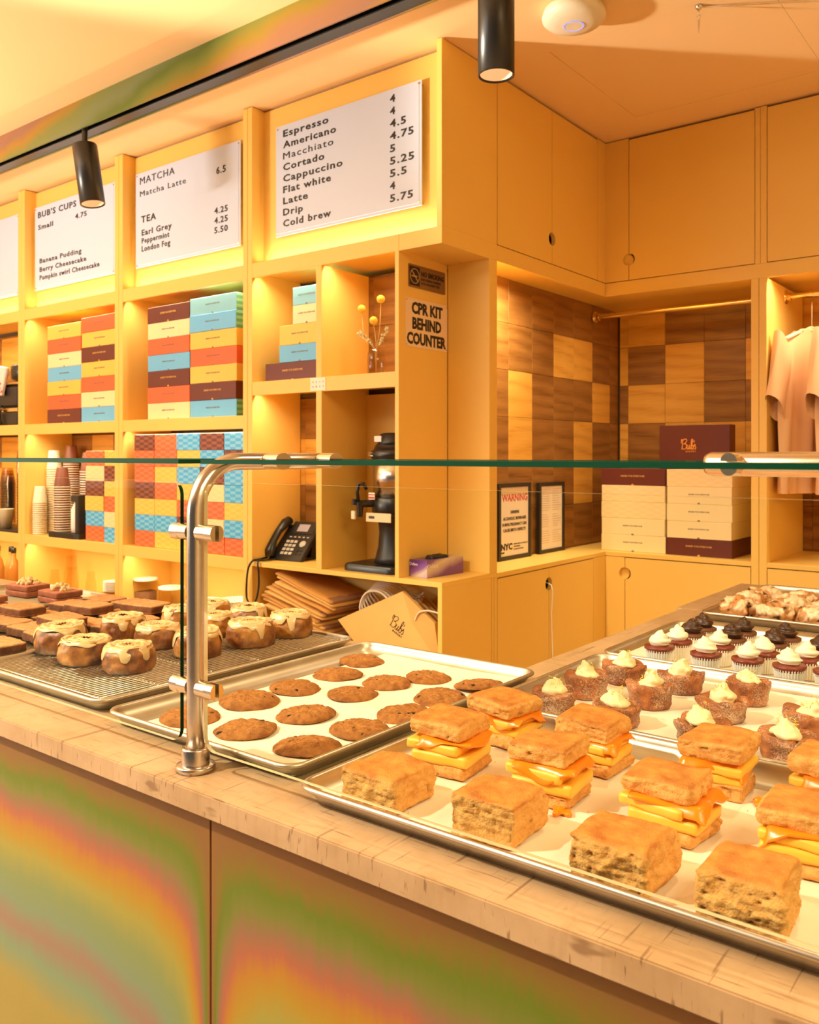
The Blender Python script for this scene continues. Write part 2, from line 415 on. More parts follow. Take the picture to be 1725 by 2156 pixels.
def glass(name, tint=(0.97, 0.995, 0.975), refl=0.9):
    m = NT(name); g = m.new('ShaderNodeBsdfGlossy'); g.inputs['Roughness'].default_value = 0.02; g.inputs[0].default_value = (1, 1, 1, 1)
    t = m.new('ShaderNodeBsdfTransparent'); t.inputs[0].default_value = (*tint, 1)
    fr = m.new('ShaderNodeFresnel'); fr.inputs[0].default_value = 1.45; ge = m.new('ShaderNodeNewGeometry'); mx = m.new('ShaderNodeMixShader')
    m.l(m.math('MULTIPLY', m.math('MULTIPLY', fr.outputs[0], refl), m.math('SUBTRACT', 1.0, ge.outputs['Backfacing'])), mx.inputs[0]); m.l(t.outputs[0], mx.inputs[1]); m.l(g.outputs[0], mx.inputs[2]); m.l(mx.outputs[0], m.out.inputs[0])
    m.n.remove(m.b); return m.m
M['glass'] = glass('clear_glass', refl=0.18); M['glass_jar'] = glass('thin_clear_glass', (0.93, 0.90, 0.82)); M['clear_plastic'] = glass('clear_plastic', (0.90, 0.84, 0.72), 1.0)
m = NT('green_glass_edge'); m.base((0.005, 0.055, 0.028)).set(0.4, spec=0.08); M['edge'] = m.m
m = NT('light_painted_glass_edge'); m.base((0.70, 0.66, 0.42)).set(0.12, spec=0.9); m.b.inputs['Transmission Weight'].default_value = 0.35; M['edge_lit'] = m.m  # lighter copy of the edge, with the light on it painted into the colour

# ---------------------------------------------------------------- text
_tx = {}
def text_mesh(s, size, mat, bold=0.0, sx=1.0, align='LEFT', spacing=1.0, ext=0.0004, res=2):
    k = (s, size, mat.name, bold, sx, align, spacing, ext)
    if k in _tx: return _tx[k]
    cu = bpy.data.curves.new('txt', 'FONT'); cu.body = s; cu.size = size; cu.offset = bold * size; cu.extrude = ext; cu.align_x = align
    cu.space_character = spacing; cu.resolution_u = res
    o = bpy.data.objects.new('txt', cu); C.objects.link(o)
    me = bpy.data.meshes.new_from_object(o.evaluated_get(bpy.context.evaluated_depsgraph_get()))
    bpy.data.objects.remove(o); bpy.data.curves.remove(cu)
    me.name = 'lettering'; me.transform(Matrix.Diagonal((sx, 1, 1, 1))); me.materials.clear(); me.materials.append(mat)
    _tx[k] = me; return me
R_FRONT = (math.pi / 2, 0, 0)              # reads on a face that looks toward -Y
R_SIDE = (math.pi / 2, 0, math.pi / 2)      # reads on a face that looks toward +X
def put_text(parent, s, size, loc, mat, rot=R_FRONT, name='lettering', **kw):
    me = text_mesh(s, size, mat, **kw); o = bpy.data.objects.new(name, me); C.objects.link(o); o.parent = parent
    off = Vector(); p = parent
    while p is not None: off += p.location; p = p.parent
    o.location = Vector(loc) - off; o.rotation_euler = rot; return o
# ================================================================ room shell
CEIL = 2.80
def struct(name, mb, mat, parent=None): return mb.build(name, mat, parent, kind='structure' if parent is None else None)
struct('floor', MB().box(-7, 3, -3.6, 4.5, -0.1, 0), M['floor'])
ce = MB()
ax0, ax1, ay0, ay1 = -1.510, -0.765, 2.750, 3.507
ce.box(-7, ax0, -3.6, 4.5, CEIL, CEIL + 0.06).box(ax1, 3, -3.6, 4.5, CEIL, CEIL + 0.06).box(ax0, ax1, -3.6, ay0, CEIL, CEIL + 0.06).box(ax0, ax1, ay1, 4.5, CEIL, CEIL + 0.06)
ceiling = struct('ceiling', ce, M['ceil'])
MB().box(ax0 + .0015, ax1 - .0015, ay0 + .0015, ay1 - .0015, CEIL + .0005, CEIL + 0.02).build('access_panel', M['ceil'], ceiling)
struct('wall_back', MB().box(-7, 3, 4.42, 4.52, 0, CEIL), M['wallp'])
struct('wall_left', MB().box(-7.1, -7, -3.6, 4.42, 0, CEIL), M['wallp'])
struct('wall_right', MB().box(3, 3.1, -3.6, 4.52, 0, CEIL), M['wallp'])

# ceiling fascia with the recessed track
fas = thing('ceiling_fascia', 'rainbow film fascia channel running along the ceiling above the counter', 'fascia', (-3.0, 1.995, CEIL))
FX0, FX1 = -6.9, 2.9
MB().box(FX0, FX1, 1.949, 1.957, 2.683, CEIL, 0.001).build('front_panel', M['film_beam'], fas, label='iridescent pink, green and gold film face')
MB().box(FX0, FX1, 2.034, 2.042, 2.683, CEIL, 0.001).build('rear_panel', M['film_beam'], fas)
MB().box(FX0, FX1, 1.985, 2.033, 2.686, 2.690).build('soffit_plate', M['black_metal'], fas, label='dark underside of the fascia')
MB().box(FX0, FX1, 1.958, 2.033, 2.715, CEIL - 0.001).build('track_channel', M['black_metal'], fas, label='black recessed lighting track')
MB().box(FX0, FX1, 1.962, 1.966, 2.703, 2.7155).box(FX0, FX1, 1.978, 1.982, 2.703, 2.7155).build('track_rail', M['black_metal'], fas)

def spot_head(loc, label, tilt, zbot):
    """cylindrical head hung on a short stem from the track; origin at the stem's top"""
    t = thing('track_spotlight', label, 'spotlight', loc, 0, 'black cylinder spotlights on the track')
    L = 0.245; r = 0.049; zt = -0.095
    a = Matrix.Rotation(tilt[0], 4, 'X') @ Matrix.Rotation(tilt[1], 4, 'Y')
    st = MB().cyl((0, 0, 0.0), (0, 0, zt + 0.004), 0.012, n=16); link('stem', st.mesh('stem', M['black_metal']), t, loc=(0, 0, 0))
    b = MB(); b.lathe([(r - 0.006, -0.002), (r - 0.001, 0.0), (r, -0.004), (r, -L), (r - 0.004, -L - 0.001), (r - 0.005, -L + 0.03)], n=40, caps=(False, False))
    b.lathe([(0.0005, 0.0), (r - 0.006, -0.002)], n=40, caps=(False, False))
    body = link('housing', b.mesh('housing', M['black_metal']), t, loc=(0, 0, zt)); body.rotation_euler = a.to_euler()
    rf = MB().lathe([(r - 0.006, -L + 0.004), (0.030, -L + 0.055), (0.0005, -L + 0.060)], n=40, caps=(False, False))
    rr = link('reflector', rf.mesh('reflector', M['lens']), t, loc=(0, 0, zt), label='glowing peach reflector'); rr.rotation_euler = a.to_euler()
    return t, a, Vector(loc) + Vector((0, 0, zt)), L
SPOTS = [(-3.216, (math.radians(3), math.radians(-9)), 'tilted black cylinder spotlight hanging in front of the second menu board from the left'),
         (-1.243, (0, 0), 'large vertical black cylinder spotlight at the top, its peach reflector showing')]
for x, tl, lb in SPOTS:
    t, a, p, L = spot_head((x, 1.972, 2.715), lb, tl, 2.385)
    dv = (a.to_3x3() @ Vector((0, 0, -1)))
    q = p + dv * (L + 0.02)
    lamp('spot_light', 'SPOT', q, 14, WARM, 0.03, target=q + dv, spot=70, blend=0.8)
# the rest of the track (outside the frame) lights the trays from behind
for x in (-0.35, 0.75):
    lamp('spot_light', 'SPOT', (x, 1.995, 2.36), 26, (1.0, 0.76, 0.44), 0.04, target=(x - 0.1, 1.35, 0.9), spot=80, blend=0.7)

# access point
ap = thing('wireless_access_point', 'round cream wireless access point with a thin blue ring on the ceiling', 'access point', (-1.300, 2.530, CEIL))
mb = MB().lathe([(0.085, 0), (0.094, -0.004), (0.098, -0.014), (0.102, -0.028), (0.100, -0.036), (0.086, -0.048), (0.055, -0.055), (0.033, -0.057)], n=56, caps=(True, False))
mb.lathe([(0.0005, -0.058), (0.030, -0.058)], n=56, caps=(False, False))
link('dome', mb.mesh('dome', plain('cream_plastic', (0.85, 0.78, 0.62), 0.35)), ap, loc=(0, 0, 0))
link('light_ring', MB().lathe([(0.030, -0.0575), (0.0315, -0.059), (0.033, -0.0575)], n=56, caps=(False, False)).mesh('light_ring', M['blue_ring']), ap, loc=(0, 0, 0), label='thin blue glowing ring')
# hanging hook with a wire along the ceiling
hk = thing('ceiling_hook', 'small chrome hook hanging from the ceiling on a wire', 'hook', (-0.976, 2.761, CEIL))
link('boss', MB().lathe([(0.012, 0), (0.012, -0.005), (0.007, -0.012), (0.004, -0.014)], n=16).mesh('boss', M['chrome']), hk, loc=(0, 0, 0))
link('wire', MB().tube([(0, 0, -0.004), (0.3, 0.18, -0.009), (0.6, 0.36, -0.006), (0.9, 0.55, -0.003)], 0.0016, 6).mesh('wire', M['chrome']), hk, loc=(0, 0, 0))
h = MB().tube([(0, 0, -0.012), (0, 0, -0.030)], 0.0015, 6)
h.tube([(0.006 * math.sin(a * .7), 0, -0.036 - 0.006 * math.cos(a * .7) * -1) for a in range(9)], 0.0013, 6).cyl((0, 0, -0.045), (0, 0, -0.062), 0.0042, 0.0035, 10).cyl((0, 0, -0.062), (0, 0, -0.088), 0.0035, 0.0006, 10)
link('hook', h.mesh('hook', M['chrome']), hk, loc=(0, 0, 0))

# ================================================================ wood tiles
TILE = 0.2
_tl = {}
def tile(parent, kind, cx, cy, cz, w, h, face):
    k = (kind, round(w, 3), round(h, 3))
    if k not in _tl: _tl[k] = MB().box(-w / 2 + .0006, w / 2 - .0006, 0, .008, -h / 2 + .0006, h / 2 - .0006, .0008).mesh('wood_tile', M[kind])
    o = bpy.data.objects.new('wood_tile', _tl[k]); C.objects.link(o); o.parent = parent
    o.location = Vector((cx, cy, cz)) - parent.location
    if face == 'X': o.rotation_euler = (0, 0, math.pi / 2)
    return o
def tile_wall(parent, face, plane, a0, a1, z0, z1, a_ref, z_ref, pattern):
    """tiles between a0..a1 along the wall, cut at the edges; pattern(i, j) -> dark or light"""
    i0 = math.floor((a0 - a_ref) / TILE + 1e-6); j0 = math.floor((z0 - z_ref) / TILE + 1e-6)
    i = i0
    while a_ref + i * TILE < a1 - 1e-4:
        u0, u1 = max(a0, a_ref + i * TILE), min(a1, a_ref + (i + 1) * TILE); j = j0
        while z_ref + j * TILE < z1 - 1e-4:
            v0, v1 = max(z0, z_ref + j * TILE), min(z1, z_ref + (j + 1) * TILE)
            if u1 - u0 > .004 and v1 - v0 > .004:
                kd = 'wood_light' if pattern(i - 0, j) else 'wood_dark'
                cu, cv = (u0 + u1) / 2, (v0 + v1) / 2
                if face == 'Y': tile(parent, kd, cu, plane, cv, u1 - u0, v1 - v0, 'Y')
                else: tile(parent, kd, plane, cu, cv, u1 - u0, v1 - v0, 'X')
            j += 1
        i += 1

# ================================================================ shelving wall (left)
YF, YB = 2.42, 2.70
X1 = -1.745
su = thing('shelving_unit', 'tall built-in yellow shelving unit behind the counter with menu boards on top', 'shelving', (-3.6, YF, 0))
P = M['paint']
# stiles: two panels side by side, seam between them
STI = [(-5.50, -5.44), (-4.598, -4.530), (-3.688, -3.622), (-2.766, -2.710)]
for a, b in STI:
    mid = (a + b) / 2
    MB().box(a, mid - .0008, YF, YB, 0, CEIL - .004, .001).box(mid + .0008, b, YF, YB, 0, CEIL - .004, .001).build('upright', P, su)
MB().box(-6.36, -6.30, YF, YB, 0, CEIL - .004, .001).build('upright', P, su)
def lip_shelf(a, b, z0, z1, name='shelf', y1=None, y0=None):
    y0 = YF + .001 if y0 is None else y0
    return MB().box(a, b, y0, y0 + .018, z0, z1, .0008).box(a, b, y0 + .018, YB if y1 is None else y1, z0 + .022, z1 - .0005).build(name, P, su)
bays = [(-6.30, -5.50), (-5.44, -4.598), (-4.530, -3.688), (-3.622, -2.766)]
for a, b in bays:
    lip_shelf(a, b, 2.09, 2.150, 'band_shelf')
    MB().box(a, b, YF + .065, YF + .083, 2.150, CEIL - .010).build('menu_panel', P, su)
    for z0, z1 in ((1.470, 1.525), (0.880, 0.930)):
        lip_shelf(a, b, z0, z1)
    MB().box(a, b, YF + .001, YB, 0.52, 0.56, .001).build('shelf', P, su)
    MB().box(a, b, YB - .002, YB + .012, 0.56, 0.88).build('back_panel', P, su)
    MB().box(a, b, YF + .03, YF + .045, 0, 0.52).build('plinth', P, su)
# right-hand bay
a, b = -2.710, X1
lip_shelf(a, -1.935, 2.09, 2.150, 'band_shelf', YB + .075, YF)
MB().box(-1.9345, X1, YF, YB + .075, 2.09, 2.150, .001).build('band_shelf', P, su)
MB().box(a, X1 - .022, YF + .065, YF + .083, 2.150, CEIL - .010).build('menu_panel', P, su)
MB().box(X1 - .022, X1, YF, 2.775, 2.150, CEIL - .004, .001).build('end_panel', P, su)
MB().box(-2.345, -2.315, YF, YB, 0.92, 2.09, .001).build('divider', P, su)
MB().box(-1.953, -1.935, YF, YB + .02, 0.92, 2.09, .001).build('divider', P, su)
lip_shelf(a, -2.345, 1.605, 1.660)
lip_shelf(-2.315, -1.953, 1.605, 1.660)
MB().box(a, X1, YF, 2.775, 0.902, 0.920, .001).build('counter_shelf', P, su)
MB().box(-1.935, X1, 2.722, 2.775, 0.92, 2.09, .001).build('pilaster', P, su)
MB().box(X1 - .018, X1, YF, 2.735, 0, 0.902, .001).build('base_end_panel', P, su)
MB().box(X1 - .018, X1, 2.738, 2.752, 0, 0.902).box(X1 - .018, X1, 2.755, 2.775, 0, 0.902).build('filler_strip', P, su)
MB().box(a, X1 - .018, YB - .002, YB + .012, 0.42, 0.902).build('back_panel', P, su)
MB().box(a, X1 - .018, YF + .001, YB, 0.40, 0.42, .001).build('shelf', P, su)
# painted back behind the coffee dispenser, in two sheets
MB().box(-2.315, -2.10, YB - .012, YB, .92, 1.605).box(-2.098, -1.953, YB - .012, YB, .92, 1.605).build('back_panel', P, su)
# backing board and tiles
MB().box(-6.30, -1.953, YB + .010, YB + .02, .88, 2.09).build('backing_board', M['dark_gap'], su)
rnd = random.Random(11)
pat = {}
def patA(i, j):
    if (i, j) not in pat: pat[i, j] = rnd.random() < 0.45
    return pat[i, j]
for a_, b_, z0_, z1_ in [(-5.44, -4.598, 1.525, 2.09), (-5.44, -4.598, .93, 1.47), (-4.53, -3.688, 1.525, 2.09), (-4.53, -3.688, .93, 1.47), (-3.622, -2.766, 1.525, 2.09), (-3.622, -2.766, .93, 1.47)]:
    tile_wall(su, 'Y', YB, a_, b_, z0_, z1_, -3.93, 1.48, lambda i, j: {(-1, 0): 0, (-1, -1): 0, (0, -1): 1, (0, 0): 1, (1, -1): 0, (-5, 1): 1, (-5, 2): 0, (-6, 0): 1}.get((i, j), patA(i, j)))
tile_wall(su, 'Y', YB, -2.71, -2.345, 1.66, 2.09, -2.48, 1.61, lambda i, j: 0 if (i, j) in ((0, 2), (0, 1)) else patA(i, j))
tile_wall(su, 'Y', YB, -2.315, -1.953, 1.66, 2.09, -2.29, 1.685, lambda i, j: j < 0)
tile_wall(su, 'Y', YB, -2.71, -2.345, .92, 1.605, -2.48, 1.03, lambda i, j: {0: 0, 1: 1, 2: 0, -1: 0}.get(j, 1))

# LED strips: thin diffusers let into the shelves, with their own light
def led(parent, x0, x1, y, z, up=False, power=6.0, spread=110, facing='Y'):
    L = x1 - x0
    if facing == 'Y':
        MB().box(x0 + .02, x1 - .02, y - .004, y + .004, z - .002 if not up else z, z if not up else z + .002).build('led_strip', M['led'], parent)
        loc = ((x0 + x1) / 2, y, z + (.003 if up else -.003)); rot = (math.pi, 0, 0) if up else (0, 0, 0)
        o = lamp('shelf_light', 'AREA', loc, power * L, LED, L - .05, .012, rot=rot, spread=spread)
    else:
        MB().box(y - .004, y + .004, x0 + .02, x1 - .02, z - .002, z).build('led_strip', M['led'], parent)
        o = lamp('shelf_light', 'AREA', (y, (x0 + x1) / 2, z - .003), power * L, LED, .012, L - .05, rot=(0, 0, 0), spread=spread)
    return o
for a_, b_ in bays[1:] + [(-2.710, X1 - .022)]:
    led(su, a_, b_, YF + .040, 2.1505, True, 1.1, 160)          # wash up the menu panels
LZ = .0215
for a_, b_ in bays[1:]:
    led(su, a_, b_, YF + .027, 2.09 + LZ, False, 2.8, 150); led(su, a_, b_, YF + .027, 1.47 + LZ, False, 2.4, 150); led(su, a_, b_, YF + .027, .88 + LZ, False, 2.2, 160)
led(su, -2.71, -2.345, YF + .027, 2.09 + LZ, False, 3.4, 150); led(su, -2.315, -1.953, YF + .027, 2.09 + LZ, False, 3.4, 150)
led(su, -2.71, -2.345, YF + .027, 1.605 + LZ, False, 3.0, 150)

# ================================================================ corner cabinetry (right)
YC, X2, Y2 = 3.71, -1.945, 4.29
def arc(cx, cy, r, a0, a1, n=14): return [(cx + r * math.cos(a0 + (a1 - a0) * k / n), cy + r * math.sin(a0 + (a1 - a0) * k / n)) for k in range(n + 1)]
def panel(parent, name, plane, th, u0, u1, v0, v1, face, notch=None, nside=None, r=0.027, label=None):
    """flat panel in the plane (u, z), with an optional half-round finger notch in the u0 or u1 edge"""
    if notch is None: poly = [(u0, v0), (u1, v0), (u1, v1), (u0, v1)]
    elif nside == 1: poly = [(u0, v0), (u1, v0)] + arc(u1, notch, r, -math.pi / 2, -3 * math.pi / 2) + [(u1, v1), (u0, v1)]
    else: poly = [(u0, v0), (u1, v0), (u1, v1), (u0, v1)] + arc(u0, notch, r, math.pi / 2, -math.pi / 2)
    mb = MB()
    if face == 'X': mb.prism(poly, 0, plane - th, plane)
    else: mb.prism(poly, 1, plane, plane + th)
    if nside == 1:
        c = u1 - .004
        if face == 'Y': MB().cyl((c - .008, plane + .0185, notch), (c - .008, plane + .024, notch), .029, n=24).build('pull_backing', P, parent)
    return mb.build(name, P, parent, label=label)
wb = thing('corner_cabinet', 'tall yellow cabinet wall with two round-hole doors and a tiled niche', 'cabinet', (X1 - .1, 3.2, 0))
MB().box(X2 - .10, X1 - .035, 2.776, 4.35, 2.152, CEIL - .004).build('carcass', M['dark_gap'], wb)
MB().box(X1 - .019, X1, 2.776, YC + .018, 2.09, 2.150, .0008).box(X2, X1 - .019, 2.776, YC + .018, 2.112, 2.1495).build('bottom_rail', P, wb)
panel(wb, 'door', X1, .018, 2.7795, 3.2005, 2.1535, 2.788, 'X', 2.256, 1)
panel(wb, 'door', X1, .018, 3.2035, 3.6250, 2.1535, 2.788, 'X', 2.256, 0)
panel(wb, 'filler_panel', X1, .018, 3.6275, 3.728, 2.1535, 2.795, 'X')
MB().box(X2 - .012, X1 + .0, 2.776, 4.35, 0.897, 0.916, .001).build('ledge', P, wb)
MB().box(X2 - .02, X1 - .035, 2.776, 4.35, 0.0, 0.896).build('base_carcass', M['dark_gap'], wb)
panel(wb, 'door', X1, .018, 2.779, 3.1725, 0.10, 0.893, 'X', 0.828, 1)
panel(wb, 'door', X1, .018, 3.1755, 3.585, 0.10, 0.893, 'X', 0.828, 0)
panel(wb, 'filler_panel', X1, .018, 3.5875, 3.7095, 0.0, 0.896, 'X')
MB().box(X2 - .03, X2 - .009, 2.776, 4.35, .916, 2.09).build('backing_board', M['dark_gap'], wb)
PB = {0: '0100000', 1: '0000000', 2: '0001000'}
def patB(i, j):   # columns from the pilaster, rows from the ledge (j = 0 at z 1.123)
    rows = {5: '0000000', 4: '0000000', 3: '0001100', 2: '0100010', 1: '0100100', 0: '0000100', -1: '0000000'}
    k = i + 1
    return rows.get(j - 0, '0000000')[max(0, min(6, k))] == '1'
tile_wall(wb, 'X', X2, 2.776, Y2, .916, 2.112, 3.185, 1.123, lambda i, j: patB(i, j + 0) if True else 0)
led(wb, 2.80, 3.15, X1 - .027, 2.1115, False, 30.0, 160, 'X')

wc = thing('back_cabinet', 'long yellow cabinet wall along the back with an open tiled clothes bay', 'cabinet', (-0.8, YC, 0))
MB().box(X1 + .001, 1.5, YC + .035, 4.35, 2.152, CEIL - .004).build('carcass', M['dark_gap'], wc)
MB().box(X1 + .0005, 1.5, YC, YC + .018, 2.09, 2.150, .0008).box(X1 + .0005, 1.5, YC + .018, 4.35, 2.112, 2.1495).box(X2, X1 + .0005, YC + .0185, 4.35, 2.112, 2.1495).build('bottom_rail', P, wc)
panel(wc, 'filler_panel', YC, .018, X1, -1.6325, 2.1535, 2.795, 'Y', 2.246, 1)
panel(wc, 'door', YC, .018, -1.6295, -1.0770, 2.1535, 2.788, 'Y', 2.246, 0)
STC = [(-1.093, -1.031), (-0.10, -0.04), (0.9, 0.96)]
for a_, b_ in STC:
    mid = (a_ + b_) / 2
    MB().box(a_, mid - .0008, YC - .0005, 4.29, 0, 2.09, .001).box(mid + .0008, b_, YC - .0005, 4.29, 0, 2.09, .001).build('upright', P, wc)
    MB().box(a_ + .014, mid - .0008 + .006, YC, YC + .02, 2.1505, 2.795).box(mid + .0068, b_, YC, YC + .02, 2.1505, 2.795).build('filler_strip', P, wc)
panel(wc, 'door', YC, .018, -1.028, -0.565, 2.1535, 2.788, 'Y'); panel(wc, 'door', YC, .018, -0.562, -0.09, 2.1535, 2.788, 'Y')
panel(wc, 'door', YC, .018, -0.03, 0.44, 2.1535, 2.788, 'Y'); panel(wc, 'door', YC, .018, 0.443, 0.89, 2.1535, 2.788, 'Y')
MB().box(X1 + .0, -1.093, YC, 4.35, .897, .916, .001).build('ledge', P, wc)
MB().box(-1.031, -0.10, YC, 4.35, .897, .916, .001).box(-0.04, 0.9, YC, 4.35, .897, .916, .001).build('ledge', P, wc)
MB().box(X1 + .001, 1.5, YC + .035, 4.35, 0.0, .896).build('base_carcass', M['dark_gap'], wc)
panel(wc, 'filler_panel', YC, .018, X1 + .0005, -1.6515, 0.0, .895, 'Y', 0.822, 1)
panel(wc, 'door', YC, .018, -1.6485, -1.096, 0.10, .893, 'Y', 0.822, 0)
panel(wc, 'base_panel', YC, .018, -1.028, -0.103, 0.10, .893, 'Y'); panel(wc, 'base_panel', YC, .018, -0.037, 0.897, 0.10, .893, 'Y')
MB().box(X2, 1.5, Y2 + .009, Y2 + .03, .916, 2.09).build('backing_board', M['dark_gap'], wc)
def patC(i, j):
    rows = {4: '11000', 3: '10101', 2: '01100', 1: '10111', 0: '01010', -1: '10100'}
    return rows.get(j, '00000')[max(0, min(4, i + 1))] == '1'
tile_wall(wc, 'Y', Y2, X2 + .009, -1.093, .916, 2.112, -1.89, 1.123, patC)
rc = random.Random(5)
tile_wall(wc, 'Y', Y2, -1.031, -0.10, .916, 2.112, -0.99, 1.123, lambda i, j: rc.random() < .3)
led(wc, -1.02, -0.12, YC + .027, 2.1115, False, 7.0, 150)
led(wc, -1.72, -1.10, YC + .027, 2.1115, False, 3.0, 150)

def rod(x0, x1, y, z, label):
    t = thing('clothes_rod', label, 'rod', (x0, y, z), 0, 'polished brass clothes rods')
    MB().cyl((x0, y, z), (x1, y, z), 0.0125, n=20).build('tube', M['brass'], t)
    MB().cyl((x0, y, z), (x0 + .004, y, z), 0.030, 0.028, n=24).cyl((x0 + .004, y, z), (x0 + .022, y, z), 0.018, n=20).build('flange', M['brass'], t)
rod(X2 + .0085, -1.0932, 4.0, 2.05, 'polished brass rod across the empty tiled niche')
rod(-1.0308, -0.1002, 4.0, 2.05, 'polished brass rod holding the hanging shirts')

# white cable out of the lower finger hole
MB().tube([(X1 - .02, 3.174, .835), (X1 + .010, 3.174, .826), (X1 + .016, 3.178, .80), (X1 + .006, 3.185, .70), (X1 + .008, 3.195, .50), (X1 + .010, 3.13, .36), (X1 + .03, 3.0, .18), (X1 + .08, 2.9, .01)], .0022, 6).build(
    'cable', M['white'], None, label='thin white cable dangling from the lower door finger hole', cat='cable')

# ================================================================ service counter
CT, CB = 0.918, 0.887
sv = thing('service_counter', 'L-shaped service counter with worn limestone top and rainbow film front', 'counter', (-1.0, 0.755, 0))
XR = -0.055
mb = MB()
pl = [(-6.9, .725), (XR, .725), (XR, 2.455), (-0.918, 2.455), (-0.918, 1.545), (-6.9, 1.545)]
bm = bmesh.new(); vs = [bm.verts.new((x, y, CB)) for x, y in pl]; f = bm.faces.new(vs)
r = bmesh.ops.extrude_face_region(bm, geom=[f]); bmesh.ops.translate(bm, vec=(0, 0, CT - CB), verts=[g for g in r['geom'] if isinstance(g, bmesh.types.BMVert)])
bmesh.ops.recalc_face_normals(bm, faces=bm.faces)
bmesh.ops.bevel(bm, geom=[e for e in bm.edges], offset=.0018, segments=2, affect='EDGES')
me = bpy.data.meshes.new('countertop'); bm.to_mesh(me); bm.free(); me.materials.append(M['top']); link('countertop', me, sv, label='worn beige limestone slab')
MB().box(-0.935, XR, 2.457, 3.06, CB, CT, .0018).build('end_countertop', M['top'], sv)
SEAM = [(-3.31, -2.112), (-2.109, -0.9145), (-0.9115, XR - .03)]
for k, (a_, b_) in enumerate([(-4.51, -3.313), (-3.31, -2.112), (-2.109, -0.9135), (-0.9105, XR - .03)]):
    ref = a_ if k == 3 else b_
    o = MB().box(a_ - ref, b_ - ref, 0, .012, -0.80, -.0005, .0006).mesh('front_panel', M['film'])
    link('front_panel', o, sv, loc=Vector((ref, .742, CB)) - sv.location)
MB().box(-6.8, XR - .03, .756, 1.50, 0.0, CB - .001).box(-0.88, XR - .03, 1.50, 3.03, 0, CB - .001).build('base_cabinet', P, sv)
MB().box(XR - .030, XR - .018, .745, 3.03, 0.08, CB - .001).build('side_panel', M['film'], sv)

# ================================================================ sheet pans
def rrect(x0, x1, y0, y1, r, n=6):
    out = []
    for cx, cy, a0 in ((x1 - r, y1 - r, 0), (x0 + r, y1 - r, 90), (x0 + r, y0 + r, 180), (x1 - r, y0 + r, 270)):
        for k in range(n + 1):
            a = math.radians(a0 + 90 * k / n); out.append((cx + r * math.cos(a), cy + r * math.sin(a)))
    return out
def loops(mb, rings, cap0=True, cap1=True, mat=0):
    n = len(rings[0]); vs = [p for r_ in rings for p in r_]; fs = []
    for k in range(len(rings) - 1):
        for i in range(n):
            j = (i + 1) % n; fs.append((k * n + i, k * n + j, (k + 1) * n + j, (k + 1) * n + i))
    mb.add(vs, fs, mat, True)
    if cap0: mb.add(rings[0], [tuple(reversed(range(n)))], mat, False)
    if cap1: mb.add(rings[-1], [tuple(range(n))], mat, False)
    return mb
PZ = CT
def sheet_pan(x0, x1, y0, y1, label, z=PZ, R=.032):
    cx, cy = (x0 + x1) / 2, (y0 + y1) / 2
    t = bpy.data.objects
    rings = []
    for off, zz in [(.030, .0004), (.019, .0008), (.009, .0145), (.0075, .0190), (.0025, .0185), (.0002, .0205), (.0, .0228), (.0012, .0250), (.0035, .0258),
                    (.0062, .0252), (.0078, .0232), (.0092, .0185), (.0102, .0150), (.020, .0024), (.031, .0016)]:
        rings.append([(px - cx, py - cy, zz) for px, py in rrect(x0 + off, x1 - off, y0 + off, y1 - off, max(.006, R - off * .55))])
    me = loops(MB(), rings).mesh('sheet_pan', M['pan'])
    return link('sheet_pan', me, None, loc=(cx, cy, z), label=label, cat='tray', group='aluminium sheet pans on the counter')
PANS = {
 'roll': (-1.772, -1.314, .832, 1.492, 'aluminium sheet pan with a wire rack of iced cinnamon rolls'),
 'loaf': (-2.236, -1.777, .832, 1.492, 'aluminium sheet pan with a wire rack of brown loaf slices'),
 'mocha': (-2.752, -2.293, .842, 1.500, 'aluminium sheet pan holding crumble-topped brown layer bars'),
 'cookie': (-1.274, -0.832, .812, 1.480, 'aluminium sheet pan of flat chocolate chip cookies behind the steel post'),
 'biscuit': (-0.795, -0.135, .776, 1.232, 'aluminium sheet pan of biscuits and egg sandwiches at the front corner'),
 'pop': (-0.812, -0.135, 1.237, 1.690, 'aluminium sheet pan of sugared cream-topped pastries'),
 'cup': (-0.815, -0.150, 1.702, 2.140, 'aluminium sheet pan of white and dark frosted cupcakes'),
 'scone': (-0.815, -0.150, 2.300, 2.915, 'aluminium sheet pan of glazed rocky cookies at the far end'),
}
pans = {k: sheet_pan(*v) for k, v in PANS.items()}
